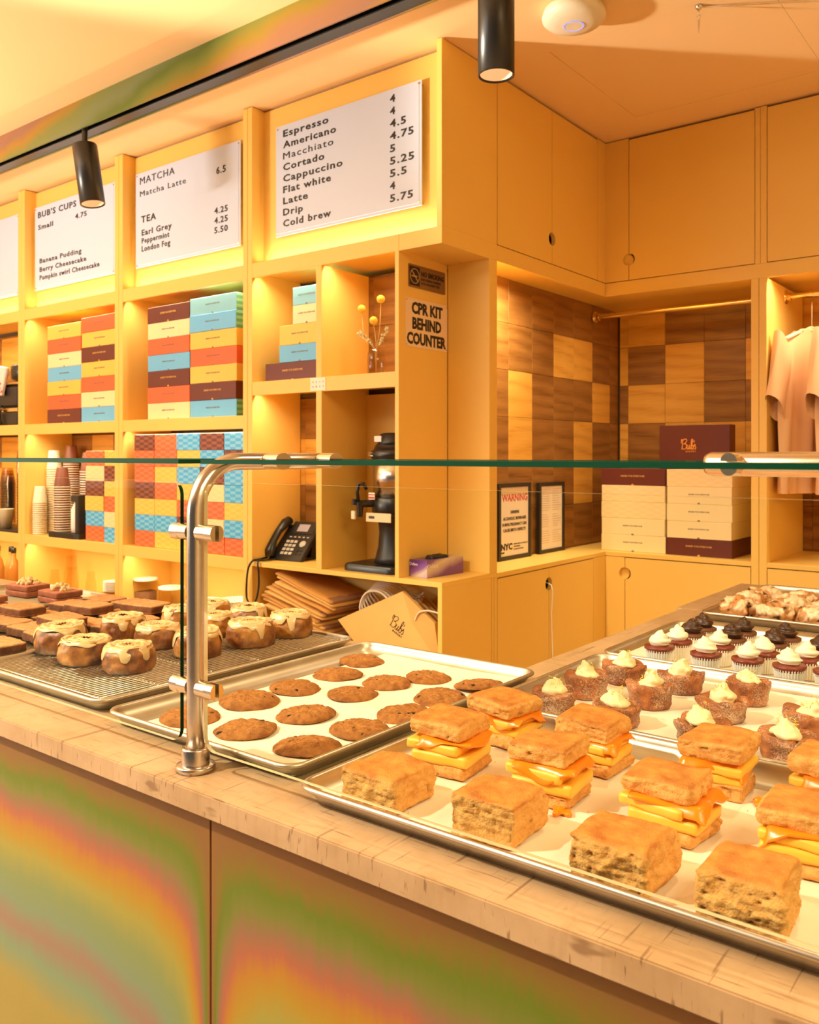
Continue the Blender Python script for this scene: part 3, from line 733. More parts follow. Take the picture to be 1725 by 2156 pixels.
def paper(key, inset, seed, label, d=(0, 0, 0, 0), mat=None, amp=.0006, grp='sheets of parchment in the pans'):
    x0, x1, y0, y1 = PANS[key][:4]; x0 += inset + d[0]; x1 -= inset + d[1]; y0 += inset + d[2]; y1 -= inset + d[3]
    nx, ny = 40, 40; g = np.array([(x0 + (x1 - x0) * i / nx, y0 + (y1 - y0) * j / ny, 0) for j in range(ny + 1) for i in range(nx + 1)])
    zz = amp * (1 + fbm(g * 9, seed, 3) * .8); edge = np.minimum.reduce([g[:, 0] - x0, x1 - g[:, 0], g[:, 1] - y0, y1 - g[:, 1]])
    zz = zz + .0035 * np.exp(-np.maximum(edge, 0) / .008) * (0.3 + 0.9 * sstep(-.1, .6, vnoise(g * 6, seed + 3)))
    zz = np.maximum(zz, .0002); g[:, 2] = zz
    fs = [(j * (nx + 1) + i, j * (nx + 1) + i + 1, (j + 1) * (nx + 1) + i + 1, (j + 1) * (nx + 1) + i) for j in range(ny) for i in range(nx)]
    g2 = g.copy(); g2[:, 2] -= .0002; n = len(g)
    g -= [(x0 + x1) / 2, (y0 + y1) / 2, 0]
    me = organic('parchment_sheet', g, fs, mat or M['parch'])
    return link('parchment_sheet', me, None, loc=((x0 + x1) / 2, (y0 + y1) / 2, PZ + .0026), label=label, cat='parchment', group=grp)
paper('cookie', .021, 3, 'white parchment sheet under the flat cookies', (.045, -.002, .0, -.002), amp=.0009)
paper('biscuit', .0215, 5, 'white parchment sheet under the biscuits and egg sandwiches', (0, 0, 0, .035))
paper('pop', .0215, 7, 'white parchment sheet under the cream-topped pastries', (.012, 0, .0, 0))
paper('cup', .0215, 9, 'white parchment sheet under the cupcakes')
paper('scone', .0215, 12, 'white parchment sheet under the rocky cookies')
paper('mocha', .0215, 13, 'grey-green liner under the crumble-topped bars', mat=plain('grey_liner', (0.42, 0.38, 0.27), 0.5))

def rack(key, label, seed):
    x0, x1, y0, y1 = PANS[key][:4]; x0 += .022; x1 -= .022; y0 += .022; y1 -= .022
    t = thing('wire_rack', label, 'rack', ((x0 + x1) / 2, (y0 + y1) / 2, PZ + .003), 0, 'wire cooling racks in the pans')
    z = PZ + .0195; fr = MB()
    fr.tube([(px, py, z) for px, py in rrect(x0, x1, y0, y1, .02, 4)], .0022, 8, closed=True).build('rim_wire', M['chrome'], t)
    g = MB(); n = 36
    for k in range(1, n):
        x = x0 + (x1 - x0) * k / n; g.cyl((x, y0, z + .001), (x, y1, z + .001), .00125, n=6)
    g.build('grid_wire', M['chrome'], t)
    c = MB()
    for k in range(1, 5):
        y = y0 + (y1 - y0) * k / 5; c.cyl((x0, y, z - .002), (x1, y, z - .002), .002, n=8)
        for xx in (x0 + .03, x1 - .03): c.cyl((xx, y, z - .002), (xx, y, PZ + .003), .002, n=8)
    c.build('cross_wire', M['chrome'], t)
    return t
rack('roll', 'chromed wire cooling rack under the iced cinnamon rolls', 1)
rack('loaf', 'chromed wire cooling rack under the brown loaf slices', 2)
RZ = PZ + .0195 + .0022

# ================================================================ sneeze guard
sg = thing('sneeze_guard', 'glass sneeze guard on brushed steel posts standing on the counter', 'sneeze guard', (-0.986, .776, CT))
PX, PY = -0.986, .776; PR = .0127; ZB = 1.3505
path = [(PX, PY, CT + .004), (PX, PY, 1.05), (PX, PY, 1.2), (PX, PY, ZB - .075)]
for k in range(1, 13):
    a_ = math.pi / 2 * k / 12; path.append((PX, PY + .075 * (1 - math.cos(a_)), ZB - .075 + .075 * math.sin(a_)))
path += [(PX, .95, ZB), (PX, 1.052, ZB), (PX, 1.0575, ZB)]
post = MB().tube(path, [PR] * (len(path) - 1) + [PR * .8], 28).build('post', M['steel'], sg, label='bent brushed steel tube')
MB().lathe([(.0275, 0), (.0275, .007), (.0268, .0082), (.0195, .0085)], PX, PY, 40, cz=CT, caps=(True, False)).lathe([(.0195, .0085), (.0195, .030), (.0188, .032), (PR, .032)], PX, PY, 40, cz=CT, caps=(False, False)).build('base_flange', M['steel'], post)
def clampx(z, sx):
    mb = MB(); x0 = PX + sx * .010; x1 = PX + sx * .046; r_ = .0118
    mb.cyl((x0, PY, z), (x0 + sx * .020, PY, z), r_, n=24)
    for s in (-1, 1):
        # two half-round jaws that hold the pane between them
        po = [(PY + s * .0032, z - .0112)] + [(PY + s * (.0032 + (r_ - .0032) * math.sin(math.pi * k / 10)), z - r_ * math.cos(math.pi * k / 10) * .95) for k in range(11)]
        mb.prism(po[1:], 0, min(x0 + sx * .020, x1), max(x0 + sx * .020, x1))
    return mb.build('glass_clamp', M['steel_bar'], sg)
for z in (1.135, 1.262):
    pass
for z in (1.2515, 1.0335): clampx(z, -1); clampx(z, 1)
def pane_v(x0, x1, z0, z1, rl, rr, lit=False):
    po = []
    for cx, cz, a0, r_ in ((x1, z1, 0, rr), (x0, z1, 90, rl), (x0, z0, 180, rl), (x1, z0, 270, rr)):
        if r_ == 0: po.append((cx, cz)); continue
        ox = cx - r_ if cx == x1 else cx + r_; oz = cz - r_ if cz == z1 else cz + r_
        po += [(ox + r_ * math.cos(math.radians(a0 + 90 * k / 8)), oz + r_ * math.sin(math.radians(a0 + 90 * k / 8))) for k in range(9)]
    n = len(po); y0, y1 = PY - .003, PY + .003
    vs = [(p[0], y0, p[1]) for p in po] + [(p[0], y1, p[1]) for p in po]; mb = MB()
    mb.add(vs, [tuple(range(n)), tuple(reversed(range(n, 2 * n)))], 0)
    for i in range(n):
        j = (i + 1) % n; horiz = abs(po[i][1] - po[j][1]) < abs(po[i][0] - po[j][0])
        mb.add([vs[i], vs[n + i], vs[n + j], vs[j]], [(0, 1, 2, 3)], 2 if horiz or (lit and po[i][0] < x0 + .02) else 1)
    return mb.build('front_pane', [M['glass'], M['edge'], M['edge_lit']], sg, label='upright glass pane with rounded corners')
pane_v(-2.30, -1.0165, .9505, 1.3225, .02, .02)
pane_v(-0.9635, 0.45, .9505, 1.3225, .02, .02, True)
def pane_h(x0, x1, y0, y1, z0, z1):
    mb = MB(); vs = [(x, y, z) for z in (z0, z1) for y in (y0, y1) for x in (x0, x1)]
    mb.add(vs, [(0, 2, 3, 1), (4, 5, 7, 6)], 0); mb.add(vs, [(0, 1, 5, 4), (2, 6, 7, 3), (0, 4, 6, 2), (1, 3, 7, 5)], 1)
    return mb.build('top_pane', [M['glass'], M['edge']], sg, label='horizontal glass shelf with green edge')
pane_h(-0.9615, 0.30, .765, 1.05, 1.3478, 1.3535)
pane_h(-2.30, -1.0105, .765, 1.05, 1.3478, 1.3535)
def bar_clamp(px, y, sx, z=ZB):
    mb = MB()
    for s, za, zb in ((1, .0031, 0), (-1, -.0031, 0)):
        po = [(y + .0155 * math.cos(math.pi * k / 12), z + s * (.0031 + .0095 * math.sin(math.pi * k / 12))) for k in range(13)]
        mb.prism(po, 0, min(px, px + sx * .030), max(px, px + sx * .030))
    return mb.build('glass_clamp', M['steel_bar'], sg)
for y in (.905, 1.02):
    bar_clamp(PX + .0125, y, 1); bar_clamp(PX - .0125, y, -1)
# second post stands past the right edge; its arm reaches in over the trays
YB2 = .922
arm = MB().tube([(-.318, YB2, ZB), (-.312, YB2, ZB), (-.10, YB2, ZB), (-.045, YB2, ZB - .008), (-.018, YB2, ZB - .03), (-.010, YB2, ZB - .075), (-.010, YB2, 1.1), (-.010, YB2, CT + .0)], [PR * .8] + [PR] * 7, 24)
a2 = arm.build('side_arm', M['steel_bar'], sg)
for x in (-.285, -.185):
    mb = MB()
    for s in (1, -1):
        po = [(x + .0085 * math.cos(math.pi * k / 12), ZB + s * (.0031 + .0085 * math.sin(math.pi * k / 12))) for k in range(13)]
        mb.prism(po, 1, YB2 - .030, YB2 - .008)
    mb.build('glass_clamp', M['white'] if False else M['steel_bar'], sg)
# ================================================================ writing helpers
def fit_text(parent, s, x0, x1, z, cap, y, mat=None, name='menu_line', bold=0.020, ext=0.0008):
    mat = mat or M['ink']; size = cap / 0.729; bold = 0.0 if 'M' in s else bold
    me = text_mesh(s, size, mat, bold=bold, spacing=1.16, ext=ext)
    xs = [v.co.x for v in me.vertices]; w = max(xs) - min(xs); sx = (x1 - x0) / w if x1 else 1.0
    me2 = text_mesh(s, size, mat, bold=bold, spacing=1.16, ext=ext, sx=sx)
    o = bpy.data.objects.new(name, me2); C.objects.link(o); o.parent = parent
    o.location = Vector((x0 - min(xs) * sx, y, z)) - parent.location; o.rotation_euler = R_FRONT; return o

def crom(pts, n=6):
    P = [Vector(p) for p in pts]; P = [P[0]] + P + [P[-1]]; out = []
    for i in range(1, len(P) - 2):
        for k in range(n):
            t = k / n; a, b, c, d = P[i - 1:i + 3]
            out.append(0.5 * ((2 * b) + (c - a) * t + (2 * a - 5 * b + 4 * c - d) * t * t + (3 * b - a - 3 * c + d) * t ** 3))
    return out + [P[-2]]
SCRIPT = [[(.0, .60), (-.02, .85), (.05, 1.0), (.11, .82), (.08, .35), (.02, .0)],
          [(.07, .82), (.25, 1.0), (.46, 1.02), (.53, .86), (.38, .64), (.22, .55), (.42, .54), (.53, .36), (.43, .12), (.24, .02), (.11, .12)],
          [(.60, .46), (.55, .22), (.58, .05), (.68, .07), (.76, .25), (.81, .46), (.77, .16), (.82, .04), (.91, .14)],
          [(.91, .14), (1.03, .5), (1.13, .9), (1.07, 1.03), (1.00, .84), (.97, .3), (1.01, .05), (1.12, .04), (1.19, .24), (1.11, .42), (1.03, .34)],
          [(1.29, .90), (1.25, .70)], [(1.19, .22), (1.31, .46), (1.37, .50), (1.34, .36), (1.43, .20), (1.37, .04), (1.25, .07)]]
def script_logo(parent, loc, h, mat, rot=R_FRONT, tilt=0, small=True, r=.045, name='script_logo'):
    mb = MB(); ct, st_ = math.cos(tilt), math.sin(tilt)
    T = lambda x, y: ((x * ct - y * st_) * h, (x * st_ + y * ct) * h, 0)
    for s in SCRIPT:
        path = [T(p.x, p.y) for p in crom([(a, b, 0) for a, b in s])]
        mb.tube(path, r * h, 6)
    mb.v = [(x, y, z * 0.12) for x, y, z in mb.v]
    me = mb.mesh(name, mat); o = bpy.data.objects.new(name, me); C.objects.link(o); o.parent = parent
    o.location = Vector(loc) - parent.location; o.rotation_euler = rot
    if small:
        t = text_mesh('BAKERY', .17 * h / .729, mat, bold=.01, spacing=1.35); q = bpy.data.objects.new('small_lettering', t); C.objects.link(q); q.parent = parent
        L = Matrix.Rotation(tilt, 4, 'Z'); e = (Matrix.Rotation(rot[2], 4, 'Z') @ Matrix.Rotation(rot[0], 4, 'X')) @ L
        q.location = Vector(loc) + e @ Vector((.42 * h, -.26 * h, 0)) - parent.location; q.rotation_euler = e.to_euler()
    return o

# ================================================================ menu boards
def menu_board(x0, label, lines):
    t = thing('menu_board', label, 'menu board', (x0 + .375, YF + .0465, 2.25), 0, 'white letter boards above the shelves')
    MB().box(x0, x0 + .75, YF + .0430, YF + .0465, 2.250, 2.700, .0012).box(x0 + .012, x0 + .738, YF + .0418, YF + .0430, 2.262, 2.688).build('board', M['board'], t)
    for cx in (x0 + .012, x0 + .738):
        for cz in (2.262, 2.688):
            MB().cyl((cx, YF + .0410, cz), (cx, YF + .066, cz), .0045, n=12).build('standoff', M['chrome'], t)
    for s, a, b, z, cap in lines: fit_text(t, s, a, b, z, cap, YF + .0412)
    return t
c4 = [('Espresso', -2.318), ('Americano', -2.278), ('Macchiato', -2.292), ('Cortado', -2.34), ('Cappuccino', -2.244), ('Flat white', -2.305), ('Latte', -2.43), ('Drip', -2.458), ('Cold brew', -2.305)]
pr = [('4', -1.985), ('4', -1.985), ('4.5', -1.935), ('4.75', -1.900), ('5', -1.985), ('5.25', -1.898), ('5.5', -1.932), ('4', -1.985), ('5.75', -1.903)]
menu_board(-2.614, 'white menu board listing espresso drinks, last on the right',
           [(s, -2.569, e, 2.651 - .0456 * k, .028) for k, (s, e) in enumerate(c4)] + [(s, -2.009, e, 2.651 - .0456 * k, .028) for k, (s, e) in enumerate(pr)])
menu_board(-3.580, 'white menu board headed MATCHA and TEA',
           [('MATCHA', -3.542, -3.279, 2.644, .034), ('Matcha Latte', -3.542, -3.197, 2.586, .027), ('TEA', -3.533, -3.418, 2.461, .032), ('Earl Grey', -3.529, -3.300, 2.400, .028),
            ('Peppermint', -3.529, -3.318, 2.363, .025), ('London Fog', -3.529, -3.311, 2.324, .027), ('6.5', -2.986, -2.924, 2.584, .030), ('4.25', -2.999, -2.911, 2.412, .027), ('4.25', -2.999, -2.911, 2.369, .027), ('5.50', -2.999, -2.911, 2.327, .027)])
menu_board(-4.500, 'white menu board headed BUB\'S CUPS, partly behind the tilted spotlight',
           [("BUB'S CUPS", -4.466, -4.092, 2.640, .032), ('Small', -4.464, -4.315, 2.576, .026), ('4.75', -4.101, -3.996, 2.575, .026), ('Banana Pudding', -4.449, -4.044, 2.393, .026),
            ('Berry Cheesecake', -4.449, -4.000, 2.347, .026), ('Pumpkin swirl Cheesecake', -4.449, -3.882, 2.303, .026)])
menu_board(-5.420, 'blank white menu board cut by the left edge of the photo', [])

# ================================================================ boxes
BC = {'red': (0.82, 0.145, 0.055), 'yellow': (0.90, 0.56, 0.11), 'cream': (0.90, 0.76, 0.44), 'blue': (0.16, 0.52, 0.92), 'maroon': (0.135, 0.030, 0.022), 'pale blue': (0.24, 0.58, 0.74)}
BM = {k: plain(k.replace(' ', '_') + '_card', v, 0.42, var=.02, spec=.35) for k, v in BC.items()}
M['gold_print'] = plain('gold_print', (0.75, 0.42, 0.10), .5); M['grey_print'] = plain('grey_print', (0.22, 0.19, 0.16), .6)
def checker(name, c, c2, sx, sz):
    m = NT(name); ck = m.new('ShaderNodeTexChecker'); ck.inputs['Scale'].default_value = 1.0
    m.l(m.coord((1 / sx, 1 / sx, 1 / sz)), ck.inputs[0]); ck.inputs[1].default_value = (*c, 1); ck.inputs[2].default_value = (*c2, 1)
    m.base(ck.outputs[0]).set(.4); return m.m
CK = {'red': checker('red_checker_card', (.82, .13, .05), (.85, .21, .08), .034, .0125), 'yellow': checker('yellow_checker_card', (.93, .54, .09), (.93, .60, .14), .034, .0125),
      'cream': checker('cream_checker_card', (.90, .74, .42), (.88, .70, .37), .034, .0125), 'blue': checker('blue_checker_card', (.06, .42, .88), (.20, .58, .94), .034, .0125),
      'maroon': checker('maroon_checker_card', (.12, .028, .020), (.28, .075, .04), .034, .0125), 'teal': checker('teal_stripe_card', (.10, .42, .32), (.30, .60, .38), 9, .0125)}
_bx = {}
def pastry_box(kind, colour, w, d, h, label, group, loc, rotz=0, side=None):
    """box with its closing tab and a line of print; origin at the bottom centre"""
    k = (kind, colour, w, d, h, side)
    if k not in _bx:
        if kind == 'checker':
            o = link('checkered_box', MB().box(-w / 2, w / 2, -d / 2, d / 2, 0, h, .0015).mesh('checkered_box', CK[colour]))
        else:
            mb = MB().box(-w / 2, w / 2, -d / 2, d / 2, 0, h, .0015)
            mats = [BM[colour]]
            if side: mb.add([(w / 2 + .0003, -d / 2 + .002, .002), (w / 2 + .0003, d / 2 - .002, .002), (w / 2 + .0003, d / 2 - .002, h - .002), (w / 2 + .0003, -d / 2 + .002, h - .002)], [(0, 1, 2, 3)], 1); mats.append(CK[side])
            o = link('pastry_box', mb.mesh('pastry_box', mats))
            ink = M['gold_print'] if colour == 'maroon' else M['grey_print']
            tw = .085 if w < .33 else .1
            me = text_mesh('BAKED FOR EVERYONE', .0085 if colour != 'maroon' else .0105, ink, bold=.02, align='CENTER', spacing=1.05, ext=.0002, res=1)
            q = bpy.data.objects.new('printed_line', me); C.objects.link(q); q.parent = o; q.location = (0, -d / 2 - .0006, h * .52); q.rotation_euler = R_FRONT
            if kind != 'checkerlid':
                tb = MB().prism([(-.006, 0), (.006, 0)] + [(.006 * math.cos(a), .002 + .0055 * math.sin(a)) for a in (0, .8, 1.57, 2.3, 3.14)], 1, -d / 2 - .0006, -d / 2 - .0001)
                link('closing_tab', tb.mesh('closing_tab', ink), o, loc=(0, 0, 0))
        o.location = loc; o.rotation_euler = (0, 0, rotz); tag(o, label, 'box', group); _bx[k] = o; return o
    return dup(_bx[k], loc, rotz, label, group)
rb = random.Random(3)
def stack(x0, x1, y, z, cols, d, h, where, group, kind='plain', side=None):
    w = x1 - x0 - .002; n = len(cols)
    for k, c in enumerate(cols):           # listed from the top
        zz = z + h * (n - 1 - k); nm = ORD[k] + ' from the top' if 0 < k < n - 1 else ('topmost' if k == 0 else 'bottom one')
        s_ = (side or {}).get(c); kd = kind if not (isinstance(kind, dict)) else kind.get(k, 'plain')
        lb = f"{c} {'checkered ' if kd == 'checker' else ''}pastry box, {nm} {where}"
        pastry_box(kd, c, round(w, 3), d, h - .0006, lb, group, ((x0 + x1) / 2 + rb.uniform(-.0015, .0015), y + d / 2 + rb.uniform(0, .004), zz), rb.uniform(-.004, .004), s_)
YBX = 2.445
G1 = 'pastry boxes stacked on the upper shelves'
SD = {'blue': 'teal', 'pale blue': 'teal', 'yellow': None}
stack(-3.463, -3.152, YBX, 1.5252, ['maroon', 'cream', 'red', 'blue', 'maroon', 'red', 'cream'], .245, .0745, 'of the left MATCHA-bay stack', G1)
stack(-3.150, -2.838, YBX, 1.5252, ['pale blue', 'blue', 'yellow', 'red', 'yellow', 'maroon', 'blue'], .245, .0755, 'of the right MATCHA-bay stack', G1, side=SD)
stack(-4.345, -4.025, YBX, 1.5252, ['yellow', 'red', 'cream', 'blue', 'yellow', 'red', 'maroon'], .245, .0735, "of the left stack under the CUPS board", G1)
stack(-4.023, -3.703, YBX, 1.5252, ['red', 'yellow', 'maroon', 'yellow', 'red', 'cream', 'blue'], .245, .0755, "of the right stack under the CUPS board", G1)
G2 = 'checkered boxes stacked on the lower shelves'
cols5 = [['maroon', 'red', 'red', 'maroon', 'yellow', 'blue', 'red'], ['red', 'red', 'yellow', 'red', 'yellow', 'blue', 'yellow'], ['blue', 'yellow', 'blue', 'yellow', 'red', 'maroon', 'yellow'],
         ['maroon', 'blue', 'maroon', 'cream', 'red', 'cream', 'red'], ['blue', 'maroon', 'blue', 'blue', 'yellow', 'blue', 'red']]
xs5 = [-3.566, -3.410, -3.244, -3.079, -2.917, -2.768]
for k in range(5):
    stack(xs5[k], xs5[k + 1], YBX, .9302, cols5[k], .245, .0752, f'in the {ORD[k]} column behind the post', G2, 'checker')
stack(-3.985, -3.822, YBX, .9302, ['red', 'cream', 'maroon', 'yellow', 'blue', 'red'], .245, .0752, 'in the column beside the cups', G2, 'checker')
stack(-3.820, -3.690, YBX, .9302, ['yellow', 'maroon', 'yellow', 'red', 'cream', 'blue'], .245, .0752, 'in the narrow column beyond the cups', G2, 'checker')
G3 = 'boxes piled in the small shelf bay'
for c, x0, x1, z0, z1, nm in [('maroon', -2.668, -2.352, 1.6602, 1.7342, 'wide maroon pastry box at the bottom of the small stepped pile'), ('blue', -2.586, -2.352, 1.7345, 1.803, 'blue pastry box on the maroon one in the stepped pile'),
                             ('yellow', -2.585, -2.352, 1.8033, 1.883, 'yellow pastry box in the middle of the stepped pile'), ('cream', -2.508, -2.352, 1.8833, 1.958, 'small cream pastry box second from the top of the stepped pile'),
                             ('pale blue', -2.508, -2.352, 1.9583, 2.030, 'small pale blue pastry box topping the stepped pile')]:
    pastry_box('plain', c, round(x1 - x0, 3), .22, z1 - z0, nm, G3, ((x0 + x1) / 2, 2.565, z0))
G4 = 'boxes on the ledge of the tiled niche'
def stackC(x0, x1, y, cols, kinds, where):
    n = len(cols); h = .0758
    for k, c in enumerate(cols):
        nm = ORD[k] + ' from the top' if 0 < k < n - 1 else ('topmost' if k == 0 else 'bottom one')
        kd = kinds[k]
        pastry_box(kd, c, round(x1 - x0 - .004 * (k % 2), 3), .30, h, f"{c} {'checkered ' if kd == 'checker' else ''}pastry box, {nm} of the {where}", G4, ((x0 + x1) / 2, y + .15, .9163 + (h + .0003) * (n - 1 - k)), rb.uniform(-.006, .006))
stackC(-1.792, -1.482, 3.765, ['maroon', 'cream', 'cream', 'cream', 'cream'], ['plain', 'checker', 'checker', 'plain', 'plain'], 'left stack in the corner niche')
stackC(-1.476, -1.188, 3.765, ['cream', 'cream', 'cream', 'cream', 'maroon'], ['checker', 'plain', 'plain', 'plain', 'plain'], 'right stack in the corner niche')
sb = thing('upright_box', 'maroon box with orange Bub\'s logo standing on the niche stacks', 'box', (-1.405, 3.93, 1.2975))
MB().box(-1.567, -1.243, 3.91, 3.985, 1.2975, 1.497, .002).build('carton', BM['maroon'], sb)
M['orange_print'] = plain('orange_print', (0.95, 0.36, 0.06), .5)
script_logo(sb, (-1.462, 3.9092, 1.385), .046, M['orange_print'], r=.05)

# ================================================================ cups
def cup_mesh(name, body, rim, r_rim=.041, r_base=.027, h=.105):
    mb = MB()   # upside-down cup: rim at the bottom
    mb.lathe([(r_rim - .0012, .0028), (r_base - .001, h - .004), (r_base - .001, h - .0065)], n=28, caps=(False, False))
    mb.lathe([(r_rim + .0005, .0045), (r_base + .0008, h - .0015), (r_base, h), (r_base - .002, h), (r_base - .0026, h - .004)], n=28, caps=(False, False))
    mb.lathe([(r_base - .0026, h - .004), (.0005, h - .004)], n=28, caps=(False, False))
    mb.lathe([(r_rim - .001, .0028), (r_rim + .0005, .0002), (r_rim + .0028, .0004), (r_rim + .0034, .0026), (r_rim + .0022, .0046), (r_rim + .0002, .0046)], n=28, mat=1, caps=(False, False))
    return mb.mesh(name, [body, rim])
M['cup_brown'] = plain('brown_cup_paper', (0.20, 0.065, 0.035), .5); M['cup_white'] = plain('cream_cup_paper', (0.88, 0.80, 0.60), .5, var=.02)
CB_ = cup_mesh('paper_cup', M['cup_brown'], M['cup_white']); M['cup_rim'] = plain('cup_rim_paper', (0.66, 0.52, 0.32), .6); CW_ = cup_mesh('paper_cup', M['cup_white'], M['cup_rim'], .036, .025, .092)
CW2 = cup_mesh('paper_cup', M['cup_white'], M['cup_rim'], .040, .028, .105)
def cup_stack(me, x, y, n, pitch, z0, what, where, group):
    for k in range(n):
        j = n - 1 - k
        lb = f"{what}, {'topmost' if j == 0 else (ORD[j] + ' from the top' if j < n - 1 else 'bottom one')} of {where}"
        o = bpy.data.objects.new('paper_cup', me); C.objects.link(o); o.location = (x + rb.uniform(-.0006, .0006), y, z0 + pitch * k); o.rotation_euler = (0, 0, rb.uniform(0, 6))
        tag(o, lb, 'cup', group)
cup_stack(CW_, -4.488, 2.484, 16, .0112, .9302, 'white paper cup', 'the short white stack', 'white paper cups stacked upside down')
cup_stack(CW2, -4.484, 2.566, 29, .0125, .9302, 'white paper cup', 'the tall white stack at the back', 'white paper cups stacked upside down')
cup_stack(CB_, -4.291, 2.50, 21, .0129, .9302, 'brown paper cup', 'the front brown stack', 'brown paper cups stacked upside down')
cup_stack(CB_, -4.425, 2.632, 30, .0130, .9302, 'brown paper cup', 'the tallest brown stack at the back', 'brown paper cups stacked upside down')
cup_stack(CW2, -4.205, 2.60, 16, .0130, .9302, 'white paper cup', 'the mixed stack under its brown cups', 'white paper cups stacked upside down')
cup_stack(CB_, -4.205, 2.60, 11, .0130, .9302 + 16 * .0130, 'brown paper cup', 'the mixed stack over white cups', 'brown paper cups stacked upside down')
# black bottle holder lying in front of the cups
hd = thing('black_holder', 'black angled stand holding a white-labelled bottle in front of the cups', 'stand', (-4.10, 2.47, .9302))
MB().prism([(-4.30, 2.428), (-4.06, 2.424), (-4.03, 2.44), (-4.03, 2.512), (-4.20, 2.518), (-4.30, 2.47)], 2, .9302, .958).build('base', M['black'], hd)
MB().box(-4.062, -4.030, 2.435, 2.505, .958, 1.155, .004).box(-4.118, -4.062, 2.445, 2.495, 1.118, 1.155, .004).build('bracket', M['black'], hd)
MB().lathe([(.004, 0), (.030, .004), (.032, .03), (.031, .12), (.018, .15), (.016, .158)], -4.095, 2.47, 20, cz=.9585).build('bottle', M['white'], hd)
fit_text(hd, 'Oatly', -4.118, -4.072, 1.02, .012, 2.4375, name='label_print', ext=.0003) if False else None

# left-hand bay: grinder, packet, clear cup tubes, bottles
gr = thing('coffee_grinder', 'black coffee grinder with round hopper at the left edge', 'grinder', (-4.80, 2.52, 1.5252))
MB().box(-5.10, -4.66, 2.45, 2.66, 1.5252, 1.60, .01).box(-5.0, -4.68, 2.46, 2.65, 1.625, 1.755, .015).build('body', M['black'], gr)
MB().box(-5.02, -4.67, 2.455, 2.655, 1.60, 1.625, .004).box(-4.88, -4.66, 2.455, 2.655, 1.755, 1.768, .004).build('trim_band', M['brass'], gr)
MB().lathe([(.05, 0), (.085, .02), (.088, .09), (.078, .10), (.01, .11)], -4.74, 2.55, 28, cz=1.768).build('hopper', M['black_metal'], gr)
MB().tube([(-4.84, 2.452, 1.64), (-4.835, 2.435, 1.60), (-4.83, 2.432, 1.56), (-4.815, 2.435, 1.53)], .010, 10).build('lever', M['black'], gr)
MB().cyl((-4.838, 2.455, 1.622), (-4.838, 2.425, 1.622), .012, n=16).build('dial', M['chrome'], gr)
pk = thing('coffee_packet', 'white and pink coffee packet leaning on the grinder', 'packet', (-4.86, 2.44, 1.70))
me = MB().box(-.055, .055, -.012, .012, 0, .165, .006).mesh('pouch', plain('pink_white_foil', (.86, .72, .70), .35)); link('pouch', me, pk, loc=(0, 0, 0), rot=(-.10, .16, 0))
rp = random.Random(8); mb = MB()
for k in range(9):
    a, b = .015 + rp.uniform(0, .038), .012 + rp.uniform(0, .06); mb.lathe([(.0045, 0), (.004, .0004)], 0, 0, 10) if False else mb.cyl((a, -.0124, b), (a, -.0118, b), rp.uniform(.004, .009), n=10)
link('red_print', mb.mesh('red_print', plain('red_print', (.75, .04, .08), .5)), pk, loc=(0, 0, 0), rot=(-.10, .16, 0))
me = text_mesh('COFFEE', .012, M['ink']); q = bpy.data.objects.new('lettering', me); C.objects.link(q); q.parent = pk; q.location = (-.012, -.032, .128); q.rotation_euler = (math.pi / 2 - .1, .16, 0)
def cuptube(x, y, n, label):
    t = thing('clear_cup_stack', label, 'cups', (x, y, .9302), 0, 'stacked clear plastic cups')
    mb = MB()
    for k in range(n): mb.lathe([(.030, .10), (.046, .002), (.049, 0), (.0455, .003), (.029, .10)], 0, 0, 22, cz=.016 * k, caps=(False, False))
    link('nested_cups', mb.mesh('nested_cups', M['clear_plastic']), t, loc=(0, 0, 0)); return t
cuptube(-4.86, 2.60, 26, 'tall stack of clear plastic cups left of the white cups'); cuptube(-4.985, 2.56, 16, 'shorter stack of clear plastic cups at the left edge')
tr = MB().box(-5.20, -4.605, 2.43, 2.66, .9302, .944, .003).build('black_tray', M['black'], None, label='flat black tray under the clear cups', cat='tray')
for o_ in [o for o in C.objects if o.name.startswith('clear_cup_stack')]: o_.location.z = .9445
tc = link('tumbler', MB().lathe([(.0005, .002), (.026, .002), (.028, 0), (.040, .108), (.042, .110), (.039, .108), (.027, .006)], n=26, caps=(False, False)).mesh('tumbler', M['cup_white']), None, loc=(-4.835, 2.475, .9445), label='single white paper cup upright on the black tray', cat='cup')
M['amber'] = glass('amber_glass', (.80, .42, .10), .9); M['syrup'] = plain('amber_syrup', (.50, .20, .03), .1)
for k, (x, y, lb) in enumerate([(-4.98, 2.50, 'amber syrup bottle with black cap, leftmost on the low shelf'), (-4.885, 2.53, 'amber syrup bottle with black cap, middle of the low shelf bottles'), (-4.80, 2.50, 'amber syrup bottle with black cap nearest the brown layer bars'), (-4.70, 2.55, 'amber syrup bottle with black cap beside the upright')]):
    t = thing('syrup_bottle', lb, 'bottle', (x, y, .5605), 0, 'amber bottles with black caps')
    link('glass_body', MB().lathe([(.001, 0), (.034, 0), (.036, .006), (.036, .15), (.026, .19), (.013, .215), (.013, .245)], n=24, caps=(False, False)).mesh('glass_body', M['syrup']), t, loc=(0, 0, 0))
    link('cap', MB().lathe([(.0145, 0), (.0145, .028), (.013, .030)], n=20, cz=.243).mesh('cap', M['black']), t, loc=(0, 0, 0))
